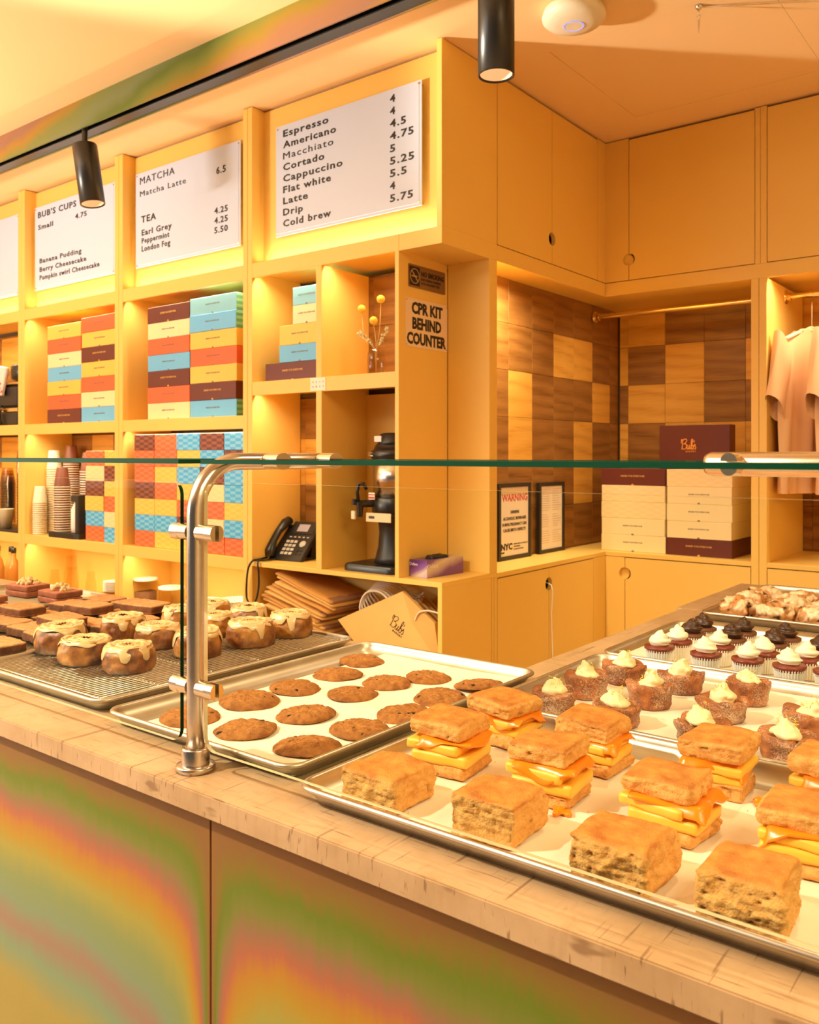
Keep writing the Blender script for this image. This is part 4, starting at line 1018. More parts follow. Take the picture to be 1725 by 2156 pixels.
# glassware, plates, crate, cloth
for k, (x, y, r_, h_, lb) in enumerate([(-4.47, 2.56, .030, .17, 'clear glass, leftmost of the low-shelf glassware'), (-4.37, 2.60, .040, .25, 'tall clear glass carafe behind the brown layer bars'), (-4.28, 2.55, .034, .20, 'clear glass right of the tall carafe'), (-4.18, 2.60, .028, .18, 'slim clear glass nearest the folded cloth')]):
    o = link('glass_vessel', MB().lathe([(.0005, .003), (r_ * .8, .003), (r_, .02), (r_, h_ * .6), (r_ * .7, h_ * .85), (r_ * .75, h_)], n=24, caps=(False, False)).mesh('glass_vessel', M['glass_jar']), None, loc=(x, y, .5602), label=lb, cat='glass', group='clear glassware on the low shelf')
bw = link('wooden_crate', MB().box(-.06, .06, -.06, .06, 0, .006).box(-.06, -.054, -.06, .06, .006, .10).box(.054, .06, -.06, .06, .006, .10).box(-.06, .06, -.06, -.054, .006, .03).box(-.06, .06, -.06, -.054, .036, .064).box(-.06, .06, -.06, -.054, .070, .10).box(-.06, .06, .054, .06, .006, .10).mesh('wooden_crate', M['wood_light']), None, loc=(-3.90, 2.55, .5602), label='small slatted wooden crate on the low shelf', cat='crate')
mb = MB()
for k in range(6): mb.lathe([(.001, 0), (.03, 0), (.048, .012), (.049, .014), (.046, .0135), (.03, .003)], n=26, cz=.009 * k, caps=(False, False))
link('lid_stack', mb.mesh('lid_stack', M['white']), None, loc=(-3.90, 2.55, .6605), label='stack of white plastic lids on the small wooden crate', cat='lids', kind='stuff')
U, F_ = cube_grid(16, 12, 6); Pp, Nn = rounded(U, .10, .07, .035, .03); Pp = Pp + Nn * (vnoise(Pp * 25, 4) * .008)[:, None]; Pp[:, 2] -= Pp[:, 2].min()
link('folded_cloth', organic('folded_cloth', Pp, F_, plain('cream_cloth', (.82, .70, .46), .9)), None, loc=(-4.045, 2.52, .5603), label='cream cloth heaped beside the wooden crate', cat='cloth')
# tubs
M['beans'] = plain('coffee_grounds', (.20, .09, .05), .8, var=.5, nscale=200)
for x, y, r_, h_, fl, lb in [(-3.595, 2.53, .055, .20, .14, 'tall clear tub of brown grounds on the low shelf'), (-3.43, 2.56, .060, .17, .07, 'wide clear tub with some brown grounds on the low shelf')]:
    t = thing('clear_tub', lb, 'tub', (x, y, .5602), 0, 'clear tubs on the low shelf')
    link('tub', MB().lathe([(.0005, .002), (r_ * .86, .002), (r_ * .9, .006), (r_, h_)], n=28, caps=(False, False)).mesh('tub', M['clear_plastic']), t, loc=(0, 0, 0))
    link('grounds', MB().lathe([(r_ * .84, .005), (r_ * .93, fl)], n=28).mesh('grounds', M['beans']), t, loc=(0, 0, 0))
    link('lid', MB().lathe([(r_ + .003, h_ - .006), (r_ + .004, h_ + .004), (r_ * .85, h_ + .006)], n=28, caps=(False, True)).mesh('lid', M['cup_white']), t, loc=(0, 0, 0))
M['liner'] = plain('white_paper_liner', (.88, .84, .74), .6, var=.02)
def pleated(r0, r1, z0, z1, n=36, amp=.0012, cz=0):
    vs = []; fs = []; m_ = n * 2
    for r_, z in ((r0, z0), (r1, z1)):
        for i in range(m_): rr = r_ + (amp if i % 2 else -amp) * (1.3 if z == z1 else .7); a = 2 * math.pi * i / m_; vs.append((rr * math.cos(a), rr * math.sin(a), z + cz + (.0012 * (i % 2) if z == z1 else 0)))
    for i in range(m_): j = (i + 1) % m_; fs.append((i, j, m_ + j, m_ + i))
    return vs, fs
for x, y, n, lb in [(-3.16, 2.54, 14, 'stack of white paper cupcake liners, left of two on the low shelf'), (-2.95, 2.55, 17, 'stack of white paper cupcake liners, right of two on the low shelf')]:
    mb = MB()
    for k in range(n): v_, f_ = pleated(.05, .085, 0, .035, 40, .0015, .008 * k); mb.add(v_, f_)
    link('liner_stack', mb.mesh('liner_stack', M['liner']), None, loc=(x, y, .5602), label=lb, cat='liners', kind='stuff')

# ================================================================ vase with dried flowers
vs_ = thing('bud_vase', 'small clear glass bud vase on the shelf beside the signs', 'vase', (-2.108, 2.50, 1.6602))
link('glass_body', MB().lathe([(.0005, .003), (.030, .003), (.0335, .001), (.036, .006), (.036, .075), (.030, .092), (.015, .098), (.014, .106), (.0155, .108), (.013, .106), (.013, .097), (.028, .088), (.033, .074), (.033, .008)], n=32, caps=(False, False)).mesh('glass_body', M['glass_jar']), vs_, loc=(0, 0, 0))
M['craspedia'] = plain('yellow_ball_flower', (.90, .55, .06), .9, var=.2, nscale=300, bump=.8); M['stem'] = plain('dry_stem', (.55, .36, .12), .8)
def ballflower(top, bend, label):
    base = Vector((-2.108, 2.50, 1.668)); t = thing('ball_flower', label, 'flower', base, 0, 'dried yellow ball flowers in the vase')
    p = Vector(top) - base; MB_ = MB().tube([(0, 0, 0), (bend[0] * .3, bend[1], .09), (p.x * .6 + bend[0], bend[1], p.z * .6), (p.x, p.y, p.z - .012)], .0016, 6)
    link('stem', MB_.mesh('stem', M['stem']), t, loc=(0, 0, 0))
    U, F_ = cube_grid(8, 8, 8); Pn = U / np.linalg.norm(U, axis=1, keepdims=True) * .0155; Pn = Pn * (1 + .06 * vnoise(Pn * 700, 2))[:, None] + np.array(p)
    link('flower_head', organic('flower_head', Pn, F_, M['craspedia']), t, loc=(0, 0, 0))
ballflower((-2.085, 2.50, 1.945), (.004, 0), 'tallest yellow ball flower, right of the three in the vase'); ballflower((-2.180, 2.50, 1.918), (-.02, 0), 'leaning yellow ball flower, left of the three in the vase'); ballflower((-2.112, 2.49, 1.866), (.002, 0), 'lowest yellow ball flower, middle of the three')
M['sprig'] = plain('pale_eucalyptus', (.55, .50, .28), .7, var=.25, nscale=90)
def sprig(sx, label, top):
    base = Vector((-2.108, 2.50, 1.672)); t = thing('leafy_sprig', label, 'sprig', base, 0, 'pale leafy sprigs in the vase')
    pts = [Vector((0, 0, 0)), Vector((sx * .006, 0, .085)), Vector((sx * .03, -.005, .115)), Vector((top[0], top[1], top[2]))]
    cr = crom(pts, 8); link('stem', MB().tube(cr, .0012, 5).mesh('stem', M['stem']), t, loc=(0, 0, 0)); mb = MB(); rr = random.Random(int(sx * 3 + 9))
    for k in range(14, len(cr)):
        for s in (-1, 1, 0):
            c = cr[k] + Vector((rr.uniform(-.007, .007), rr.uniform(-.008, .008), rr.uniform(-.006, .007))); a = rr.uniform(0, 6); l = rr.uniform(.005, .008)
            d = Vector((math.cos(a), 0, math.sin(a))) * l; e = Vector((-math.sin(a), rr.uniform(-.6, .6), math.cos(a))) * l * .6
            mb.add([c - d, c + e, c + d, c - e, c + Vector((0, .0015, 0))], [(0, 1, 4), (1, 2, 4), (2, 3, 4), (3, 0, 4)], 0, False)
    link('leaves', mb.mesh('leaves', M['sprig'], False), t, loc=(0, 0, 0))
sprig(-1, 'pale leafy sprig leaning left out of the bud vase', (-.072, -.01, .155)); sprig(1, 'pale leafy sprig leaning right out of the bud vase', (.062, -.01, .160))

# ================================================================ signs
def plate(name, label, y0, y1, z0, z1, mat, r=.006):
    t = thing(name, label, 'sign', (-1.935, (y0 + y1) / 2, z0))
    po = [(a, b) for a, b in rrect(y0, y1, z0, z1, r, 4)]
    MB().prism(po, 0, -1.9349, -1.9325).build('plate', mat, t); return t
M['bronze'] = plain('bronze_plate', (.30, .17, .075), .35, .5); M['signcream'] = plain('cream_sign', (.92, .70, .48), .45, var=.02)
ns = plate('no_smoking_sign', 'bronze NO SMOKING sign with struck-out cigarette symbol', 2.474, 2.702, 1.972, 2.056, M['bronze'])
MB().box(-1.9325, -1.9320, 2.479, 2.541, 1.979, 2.049).build('symbol_field', M['ink'], ns)
yc, zc = 2.510, 2.014
ring = MB().tube([(-1.9316, yc + .0265 * math.cos(a), zc + .0265 * math.sin(a)) for a in [2 * math.pi * k / 28 for k in range(28)]], .0014, 6, closed=True)
ring.box(-1.9320, -1.9312, yc - .019, yc + .014, zc - .003, zc + .002).cyl((-1.9314, yc - .018, zc + .018), (-1.9314, yc + .018, zc - .018), .0018, n=6)
ring.build('no_smoking_symbol', plain('bronze_line', (.62, .38, .17), .4), ns)
def side_text(t, s, y0, y1, z, cap, x=-1.9321, bold=.03, mat=None):
    size = cap / .729; me = text_mesh(s, size, mat or M['ink'], bold=bold, ext=.0003); xs = [v.co.x for v in me.vertices]; sx = (y1 - y0) / (max(xs) - min(xs))
    me = text_mesh(s, size, mat or M['ink'], bold=bold, ext=.0003, sx=sx); o = bpy.data.objects.new('lettering', me); C.objects.link(o); o.parent = t
    o.location = Vector((x, y0 - min(xs) * sx, z)) - t.location; o.rotation_euler = R_SIDE; return o
side_text(ns, 'NO SMOKING', 2.549, 2.693, 2.020, .0185, bold=.04); side_text(ns, 'INCLUDING VAPING', 2.549, 2.672, 2.004, .009); side_text(ns, '& E-CIGARETTES', 2.549, 2.664, 1.990, .009)
cp = plate('cpr_sign', 'cream sign reading CPR KIT BEHIND COUNTER in black', 2.457, 2.716, 1.754, 1.932, M['signcream'], .008)
side_text(cp, 'CPR KIT', 2.492, 2.684, 1.8785, .0415, bold=.045); side_text(cp, 'BEHIND', 2.496, 2.676, 1.8225, .0415, bold=.045); side_text(cp, 'COUNTER', 2.464, 2.706, 1.7665, .0415, bold=.045)
for yy in (2.463, 2.710):
    for zz in (1.762, 1.924): MB().cyl((-1.9325, yy, zz), (-1.9318, yy, zz), .0022, n=10).build('screw', M['bronze'], cp)
# framed notices on the ledge
M['frame_black'] = plain('black_frame', (.02, .014, .010), .4); M['notice'] = plain('notice_paper', (.84, .72, .60), .5, var=.02)
def notice(label, y0, y1, z1):
    t = thing('framed_notice', label, 'frame', (X2 + .02, (y0 + y1) / 2, .9162), 0, 'black framed notices on the niche ledge')
    x = X2 + .010; z0 = .9162; f_ = .017; xo = x + .018
    MB().box(x, xo, y0, y0 + f_, z0, z1, .001).box(x, xo, y1 - f_, y1, z0, z1, .001).box(x, xo, y0 + f_, y1 - f_, z0, z0 + f_, .001).box(x, xo, y0 + f_, y1 - f_, z1 - f_, z1, .001).build('frame', M['frame_black'], t)
    MB().box(x + .002, x + .012, y0 + f_, y1 - f_, z0 + f_, z1 - f_).build('paper', M['notice'], t); return t, x + .0124
w1, xx = notice('black framed WARNING notice with NYC mark beside the upright', 3.065, 3.330, 1.240)
M['red_ink'] = plain('red_ink', (.62, .06, .03), .6)
side_text(w1, 'WARNING', 3.095, 3.305, 1.165, .030, xx, .02, M['red_ink'])
for s, a_, b_, z_ in [('DRINKING', 3.165, 3.235, 1.112), ('ALCOHOLIC BEVERAGES', 3.105, 3.293, 1.085), ('DURING PREGNANCY CAN', 3.098, 3.296, 1.060), ('CAUSE BIRTH DEFECTS', 3.106, 3.290, 1.036)]: side_text(w1, s, a_, b_, z_, .0125, xx, .03)
side_text(w1, 'NYC', 3.088, 3.180, .960, .026, xx, .05)
for k, (s, b_) in enumerate([('DEPARTMENT OF HEALTH', 3.305), ('AND MENTAL', 3.245), ('HYGIENE NOTICE', 3.272)]): side_text(w1, s, 3.190, b_, .978 - .011 * k, .0055, xx, .02)
side_text(w1, 'Health', 3.088, 3.115, .946, .0075, xx)
w2, xx2 = notice('black framed notice of fine grey print in two columns', 3.405, 3.640, 1.236)
rr = random.Random(2); M['faint'] = plain('faint_print', (.62, .48, .36), .6)
mb = MB()
for k in range(24):
    z_ = 1.205 - .0105 * k
    for c0 in (3.432, 3.532):
        if k in (10, 17): continue
        mb.box(xx2 - .0002, xx2, c0, c0 + rr.uniform(.05, .082), z_ - .0015, z_ + .0012)
mb.build('fine_print', M['faint'], w2)

# small round-dotted clear sticker on the middle shelf edge
st = thing('dotted_sticker', 'small clear sticker with pastel dots on the shelf edge', 'sticker', (-2.335, YF - .0005, 1.608))
MB().box(-2.375, -2.294, YF - .0008, YF - .0001, 1.6085, 1.6585).build('film', plain('clear_sticker', (.92, .82, .62), .3), st)
for k, c in enumerate([(.9, .45, .4), (.3, .6, .9), (.8, .6, .8), (.9, .5, .5), (.35, .5, .9), (.9, .3, .3), (.3, .6, .95), (.4, .7, .5)]):
    MB().cyl((-2.365 + .018 * (k % 4) + .005, YF - .0012, 1.642 - .018 * (k // 4)), (-2.365 + .018 * (k % 4) + .005, YF - .0008, 1.642 - .018 * (k // 4)), .0042, n=12).build('dot', plain('pastel_dot', c, .5), st)

# ================================================================ desk phone
ph = thing('desk_phone', 'black desk phone with handset and coiled cord', 'phone', (-2.625, 2.515, .9202), math.radians(6))
A = Matrix.Rotation(math.radians(48), 4, 'X')
def php(name, mb, mat, label=None, z=0.004):
    me = mb.mesh(name, mat); me.transform(Matrix.Translation((0, 0, z)) @ A); return link(name, me, ph, loc=(0, 0, 0), label=label)
php('housing', MB().box(-.05, .092, .0, .205, -.022, 0, .004).box(-.092, -.04, .0, .19, -.022, -.006, .004), M['black'])
hs = MB().tube([(-.072, .010, .010), (-.072, .025, .024), (-.072, .07, .034), (-.072, .12, .035), (-.072, .17, .026), (-.072, .196, .012)], [.018, .020, .014, .014, .020, .019], 14)
hs.v = [(-.072 + (x + .072) * 1.25, y, z) for x, y, z in hs.v]; php('handset', hs, M['black_metal'])
php('screen_bezel', MB().box(-.028, .082, .135, .197, 0, .003, .001), M['black_metal']); php('screen', MB().box(-.008, .050, .148, .185, .003, .0038), plain('lcd_grey', (.45, .42, .52), .3))
for k in range(5): php('soft_key', MB().box(-.030 + .023 * k, -.018 + .023 * k, .116, .122, 0, .003, .001), M['grey'])
for i in range(3):
    for j in range(4): php('key', MB().box(-.034 + .0215 * i, -.017 + .0215 * i, .028 + .020 * j, .041 + .020 * j, 0, .0035, .001), M['grey'])
php('navigation_dial', MB().lathe([(.016, 0), (.016, .003), (.008, .0032), (.007, .0022), (.001, .0022)], .058, .085, 24), M['grey'])
for i in range(2):
    for j in range(2): php('side_key', MB().box(.044 + .019 * i, .055 + .019 * i, .030 + .017 * j, .037 + .017 * j, 0, .003, .001), M['black_metal'])
MB2 = MB().prism([(.02, 0), (.135, 0), (.135, .012), (.118, .115), (.105, .10), (.09, .012), (.02, .012)], 0, -.03, .075); link('stand', MB2.mesh('stand', M['black']), ph, loc=(0, 0, 0))
crd = [(-.085, -.005, .010), (-.085, -.06, .006), (-.082, -.098, .004), (-.100, -.103, -.03), (-.112, -.100, -.10), (-.108, -.102, -.150), (-.085, -.105, -.170), (-.058, -.104, -.155), (-.045, -.101, -.10), (-.045, -.101, -.04), (-.050, -.098, .004), (-.045, -.06, .006), (-.04, -.005, .006)]
cc = crom(crd, 22); hel = []
for k, p in enumerate(cc): a = k * 1.3; hel.append(p + Vector((math.cos(a), 0, math.sin(a))) * .0018)
link('coiled_cord', MB().tube(cc, .0042, 8).tube(hel, .0030, 6).mesh('coiled_cord', M['black']), ph, loc=(0, 0, 0))
link('upright_papers', MB().box(-.018, .018, -.0, .09, 0, .15, .001).mesh('upright_papers', M['white']), None, loc=(-2.385, 2.50, .9202), rot=(0, 0, .05), label='white papers standing behind the desk phone', cat='papers')
link('clipboard', MB().box(-.003, .003, 0, .20, 0, .30, .001).mesh('clipboard', plain('brown_board', (.40, .16, .06), .5)), None, loc=(-2.352, 2.45, .9202), label='thin brown clipboard on edge against the divider', cat='clipboard')

# ================================================================ coffee dispenser
cd = thing('coffee_dispenser', 'steel and black coffee dispenser half hidden by the upright', 'dispenser', (-2.085, 2.57, .9202))
def cdp(name, mb, mat, **k): return link(name, mb.mesh(name, mat), cd, loc=(0, 0, 0), **k)
b_ = MB(); po = rrect(-.165, .10, -.115, .10, .04, 6); loops(b_, [[(x, y, 0) for x, y in po], [(x, y, .018) for x, y in po], [(x * .97, y * .97, .026) for x, y in po]]); cdp('drip_base', b_, M['black_metal'])
cdp('drip_grid', MB().box(-.14, .0, -.10, .0, .0258, .028, .001), M['black'])
cdp('column', MB().lathe([(.085, .026), (.078, .05), (.068, .09), (.064, .14), (.067, .18), (.078, .205), (.088, .215)], .0, .02, 36), M['black'])
cdp('lower_shell', MB().lathe([(.088, .215), (.092, .225), (.092, .275), (.088, .28)], 0, .02, 40), M['black_metal'])
cdp('steel_body', MB().lathe([(.0875, .279), (.0875, .425)], 0, .02, 48), M['steel'])
cdp('collar', MB().lathe([(.092, .424), (.097, .432), (.097, .455), (.086, .460), (.080, .475), (.076, .48)], 0, .02, 40), M['black_metal'])
cdp('lid', MB().lathe([(.074, .479), (.066, .492), (.062, .518), (.05, .524), (.001, .525)], 0, .02, 36), M['black'])
cdp('lid_sticker', MB().box(-.052, -.018, -.047, -.0415, .490, .512), M['white'])
cdp('collar_button', MB().cyl((-.045, -.066, .443), (-.05, -.080, .443), .009, n=18), M['chrome'])
cdp('faucet', MB().cyl((-.055, -.05, .255), (-.085, -.10, .255), .014, n=16).cyl((-.082, -.095, .262), (-.082, -.095, .205), .015, .010, 16).tube([(-.085, -.10, .262), (-.088, -.105, .30), (-.083, -.10, .33), (-.07, -.09, .332), (-.062, -.08, .31)], .007, 10), M['black_metal'])
cdp('faucet_knob', MB().cyl((-.105, -.10, .250), (-.105, -.10, .272), .011, n=14), M['black'])
cdp('warning_tag', MB().box(-.052, -.022, -.0805, -.079, .272, .298), M['white']); cdp('warning_tag_print', MB().box(-.051, -.023, -.0812, -.0806, .288, .292).box(-.051, -.023, -.0812, -.0806, .275, .282), M['red_ink'])
cdp('brew_label', MB().box(-.062, .06, -.0845, -.082, .188, .222, .001), plain('cream_tag', (.86, .72, .46), .5)); cdp('brew_label_slot', MB().box(-.046, -.020, -.0862, -.0846, .201, .210), M['black'])
cdp('gauge_bracket', MB().box(-.118, -.098, -.108, -.095, .195, .228, .003), M['cup_white'])

# glove box
gb = thing('glove_box', 'purple and silver elara glove box at the end of the shelf', 'box', (-1.882, 2.578, .9203), math.radians(-4.5))
m = NT('purple_silver_print'); tcx = m.new('ShaderNodeTexCoord'); sp_ = m.new('ShaderNodeSeparateXYZ'); m.l(tcx.outputs['Object'], sp_.inputs[0])
g_ = m.math('ADD', m.math('MULTIPLY', sp_.outputs[2], 9.0), m.math('MULTIPLY', sp_.outputs[1], -2.5)); g_ = m.math('ADD', g_, m.math('MULTIPLY', sp_.outputs[0], -5.0)); g_ = m.math('ADD', g_, m.math('MULTIPLY', m.noise(14, m.coord()), .25))
m.base(m.ramp(g_, [(.05, (.22, .10, .42)), (.30, (.60, .50, .62)), (.45, (.72, .66, .62)), (.62, (.30, .14, .48)), (.85, (.14, .05, .30))])).set(.25, .35)
link('carton', MB().box(-.0425, .0425, -.1025, .1025, 0, .062, .001).mesh('carton', m.m), gb, loc=(0, 0, 0))
link('opening', MB().prism(rrect(-.022, .022, -.055, .055, .018, 5), 2, .0621, .0626).mesh('opening', M['ink']), gb, loc=(0, 0, 0))
U, F_ = cube_grid(10, 12, 3); Pp, Nn = rounded(U, .018, .045, .008, .006); Pp += Nn * (vnoise(Pp * 120, 3) * .003)[:, None]
link('glove', organic('glove', Pp, F_, M['black']), gb, loc=(0, 0, .066))
wp = plain('white_print', (.85, .83, .86), .4)
for s, lo, rt, sz in [('elara', (-.030, -.1030, .042), (math.pi / 2, 0, 0), .014), ('elara', (.0430, -.085, .034), (math.pi / 2, 0, math.pi / 2), .021)]:
    q = bpy.data.objects.new('brand_print', text_mesh(s, sz, wp, bold=.01, ext=.0002)); C.objects.link(q); q.parent = gb; q.location = lo; q.rotation_euler = rt
for cx in (-.037,): link('brand_ring', MB().tube([(cx + .0045 * math.cos(a), -.1030, .0465 + .0045 * math.sin(a)) for a in [2 * math.pi * k / 16 for k in range(16)]], .0008, 5, closed=True).mesh('brand_ring', wp), gb, loc=(0, 0, 0))
link('brand_ring', MB().tube([(.0432, -.094 + .0065 * math.cos(a), .041 + .0065 * math.sin(a)) for a in [2 * math.pi * k / 18 for k in range(18)]], .001, 5, closed=True).mesh('brand_ring', wp), gb, loc=(0, 0, 0))

# ================================================================ kraft paper bags
KR = [plain('kraft_paper_' + w_, c_, .75, var=.08, nscale=14, bump=.05) for w_, c_ in (('pale', (.84, .52, .17)), ('mid', (.78, .44, .13)), ('deep', (.66, .33, .08)))]
M['kraft_dark'] = plain('brown_bag_base', (.38, .20, .11), .8); M['rope'] = plain('white_paper_rope', (.86, .76, .64), .8, bump=.3, nscale=200)
U, F_ = cube_grid(14, 6, 1)
def bagmesh(seed):
    P_, N_ = rounded(U, .165, .115, .0052, .004); P_ = P_.copy(); P_[:, 2] += .0035 * vnoise(P_ * [9, 9, 0] + seed, seed) * 1.0
    P_[:, 0] += .003 * vnoise(P_ * [0, 40, 0] + seed * 3, seed + 1); return P_
bagm = [organic('bag_body', bagmesh(k), F_, KR[k % 3]) for k in range(6)]
for m_ in bagm: pass
rg = random.Random(21); NB = 27
foldm = MB().box(.128, .167, -.10, .10, -.0062, .0062, .002).mesh('bag_base_fold', M['kraft_dark'])
for k in range(NB):
    x = -2.485 + .035 * math.sin(k * .55) + rg.uniform(-.014, .014) + .018 * (k / NB); z = .447 + k * .0149; tilt = math.radians(3.0 + 13.5 * (k / NB) + rg.uniform(-1.0, 1.0))
    where = 'topmost' if k == NB - 1 else ('bottom one' if k == 0 else ORD[NB - 1 - k] + ' from the top')
    t = thing('paper_bag', f'flat folded kraft paper bag, {where} of the leaning stack', 'bag', (x, 2.555, z), rg.uniform(-.05, .05), 'folded kraft bags stacked on the lowest shelf')
    t.rotation_euler = (0, tilt, rg.uniform(-.04, .04))
    link('bag_body', bagm[k % 6], t, loc=(0, 0, 0))
    if k % 2 == 0: link('base_fold', foldm, t, loc=(.0, 0, 0), label='darker folded bag base')
# bundle of bags with rope handles and the big front bag
def handle(parent, pts, r=.0042): return MB().tube(crom(pts, 8), r, 8).build('rope_handle', M['rope'], parent)
for k in range(7):
    yy = 2.50 + .022 * k
    t = thing('paper_bag', f'kraft paper bag with white rope handle, {ORD[k]} behind the big logo bag', 'bag', (-2.10, yy, .42), 0, 'standing kraft bags with rope handles')
    dz = .012 * k; dx = -.006 * k
    po = [(-2.20 + dx, .44), (-1.84, .44), (-1.80, .50), (-1.80, .70), (-1.95 + dx, .80 + dz * .4), (-2.19 + dx, .70 + dz)]
    MB().prism(po, 1, yy, yy + .008).build('bag_body', KR[k % 3], t)
    handle(t, [(-2.150 + dx, yy - .002, .70 + dz), (-2.185 + dx * 1.5, yy - .004, .775 + dz * .7), (-2.155 + dx, yy - .004, .835 + dz * .35), (-2.085 + dx, yy - .004, .845 + dz * .2), (-2.02, yy - .002, .80 + dz * .3), (-1.98, yy, .765 + dz)])
fb = thing('paper_bag', 'big kraft paper bag with black Bub\'s logo in front', 'bag', (-2.0, 2.455, .42), 0, 'standing kraft bags with rope handles')
po = [(-2.262, .728), (-1.945, .868), (-1.80, .770), (-1.775, .46), (-1.88, .43), (-2.03, .52)]
mb = MB(); mb.prism(po, 1, 2.455, 2.467); mb.build('bag_body', KR[0], fb)
MB().prism([(-1.945, .868), (-1.80, .770), (-1.775, .62), (-1.90, .76)], 1, 2.4525, 2.4548).build('fold_flap', KR[1], fb)
script_logo(fb, (-2.005, 2.4540, .738), .046, M['ink'], tilt=math.radians(-27), r=.028)
handle(fb, [(-1.885, 2.450, .770), (-1.865, 2.446, .800), (-1.825, 2.444, .812), (-1.775, 2.446, .808)], .003)

# ================================================================ shirts
M['tee'] = plain('beige_cotton', (.80, .50, .26), .95, var=.03, nscale=300, bump=.1); M['tee_in'] = plain('inner_cotton', (.72, .52, .34), .95)
def shirt(x, label, rz):
    t = thing('tee_shirt', label, 'shirt', (x, 4.0, 1.905), rz, 'beige shirts hanging on the brass rod')
    nu, nv = 44, 46; V = []; Fc = []
    for side in (1, -1):
        base = len(V)
        for j in range(nv + 1):
            v = j / nv
            for i in range(nu + 1):
                u = 2 * i / nu - 1
                hw = .245 + .012 * v + .010 * math.sin(v * 3)
                xx = u * hw; top = -.012 - .085 * max(0, (abs(xx) - .085)) / .16 - (.035 if side > 0 else .008) * max(0, 1 - (xx / .085) ** 2)
                z = top + (-.705 - top) * v
                fold = .010 * math.sin(u * 11 + 2.1 * v + x * 40) * min(1, v * 2.2) + .006 * math.sin(u * 23 + 5 * v + x * 10) * v
                y = side * (.030 + .018 * v) * math.sqrt(max(0, 1 - u * u)) + fold
                V.append((xx, y, z))
        for j in range(nv):
            for i in range(nu):
                a = base + j * (nu + 1) + i; Fc.append((a, a + 1, a + nu + 2, a + nu + 1))
    link('shirt_body', organic('shirt_body', np.array(V), Fc, M['tee']), t, loc=(0, 0, 0))
    for s in (-1, 1):
        mb = MB(); rings = []; n = 20
        for k in range(11):
            q = k / 10; c = Vector((s * (.222 + .062 * q), 0, -.085 - .27 * q)); w_ = .078 - .004 * q
            ring = []
            for i in range(n):
                a = 2 * math.pi * i / n; ring.append((c.x + math.cos(a) * w_ * .62 * 1.0 + s * .0, math.sin(a) * (.026 + .01 * q) + .004 * math.sin(3 * a + 5 * q), c.z + math.cos(a) * s * .055))
            rings.append(ring)
        mb_ = loops(mb, rings, True, False); link('sleeve', mb_.mesh('sleeve', M['tee']), t, loc=(0, 0, 0))
    cl = [(.088 * math.cos(a), .034 * math.sin(a), -.018 - .030 * max(0, math.sin(a))) for a in [2 * math.pi * k / 32 for k in range(32)]]
    link('collar', MB().tube(cl, .0075, 8, closed=True).mesh('collar', M['tee']), t, loc=(0, 0, 0))
    h = thing('hanger', label.replace('beige tee shirt', 'pale hanger holding the beige shirt'), 'hanger', (x, 4.0, 2.05), rz, 'pale hangers on the brass rod')
    hm = MB().tube(crom([(0, 0, -.145), (0, 0, -.05), (.0, 0, -.035), (0.016, 0, -.016), (.0165, 0, .004), (0, 0, .0165), (-.014, 0, .008)], 6), .0022, 8)
    sh = [(-.20, 0, -.205), (-.12, 0, -.178), (-.05, 0, -.160), (0, 0, -.145), (.05, 0, -.160), (.12, 0, -.178), (.20, 0, -.205)]
    hook_rot = hm
    link('hook', hm.mesh('hook', M['chrome']), h, loc=(0, 0, 0)); link('shoulder_bar', MB().tube(crom(sh, 5), .0085, 10).mesh('shoulder_bar', plain('pale_wood', (.86, .70, .44), .5)), h, loc=(0, 0, 0))
    return t
shirt(-.925, 'beige tee shirt hanging nearest the upright', math.radians(-106 + 180))
shirt(-.800, 'beige tee shirt hanging second from the upright, cut by the frame', math.radians(-100 + 180))
# ================================================================ baked goods: materials
def attr(m, name):
    a = m.new('ShaderNodeAttribute'); a.attribute_name = name; return a.outputs['Fac']
def baked(name, crumb, crumb2, crust, crust2, scale=60, bump=0.5, rough=0.6, gloss=0.35, spec=0.4, bd=.0015):
    """crumb colour inside, crust colour where the 'crust' attribute says it browned"""
    m = NT(name); n = m.noise(scale, m.coord(), 6, .65); n2 = m.noise(scale * 4, m.coord(), 3, .6); n3 = m.noise(scale * .35, m.coord(), 3)
    a = m.mix(m.ramp(n, [(.35, (0, 0, 0)), (.65, (1, 1, 1))]), crumb, crumb2)
    b = m.mix(m.ramp(n3, [(.35, (0, 0, 0)), (.68, (1, 1, 1))]), crust, crust2)
    k = m.math('ADD', attr(m, 'crust'), m.math('MULTIPLY', m.math('SUBTRACT', n, .5), .5), True)
    c = m.mix(k, a, b)
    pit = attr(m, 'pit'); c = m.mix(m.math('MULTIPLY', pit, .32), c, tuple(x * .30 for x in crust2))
    m.base(c).set(rough, spec=spec); m.l(m.math('SUBTRACT', rough + .1, m.math('MULTIPLY', k, gloss)), m.b.inputs['Roughness'])
    m.bump(m.math('ADD', m.math('MULTIPLY', n, .6), m.math('MULTIPLY', n2, .4)), bump, bd); return m.m
M['biscuit'] = baked('biscuit_dough', (.86, .47, .145), (.74, .34, .08), (.74, .31, .06), (.50, .155, .024), 110, 1.0, .66, .26, bd=.003)
M['cookie'] = baked('cookie_dough', (.60, .255, .055), (.28, .09, .018), (.48, .185, .036), (.26, .08, .015), 150, 1.0, .7, .05, bd=.003)
M['roll'] = baked('roll_dough', (.40, .125, .022), (.09, .020, .005), (.64, .26, .05), (.17, .038, .008), 70, .7, .26, .05, .7)
M['loaf'] = baked('loaf_crumb', (.66, .33, .13), (.50, .23, .085), (.20, .065, .022), (.12, .038, .014), 120, .8, .8, .1)
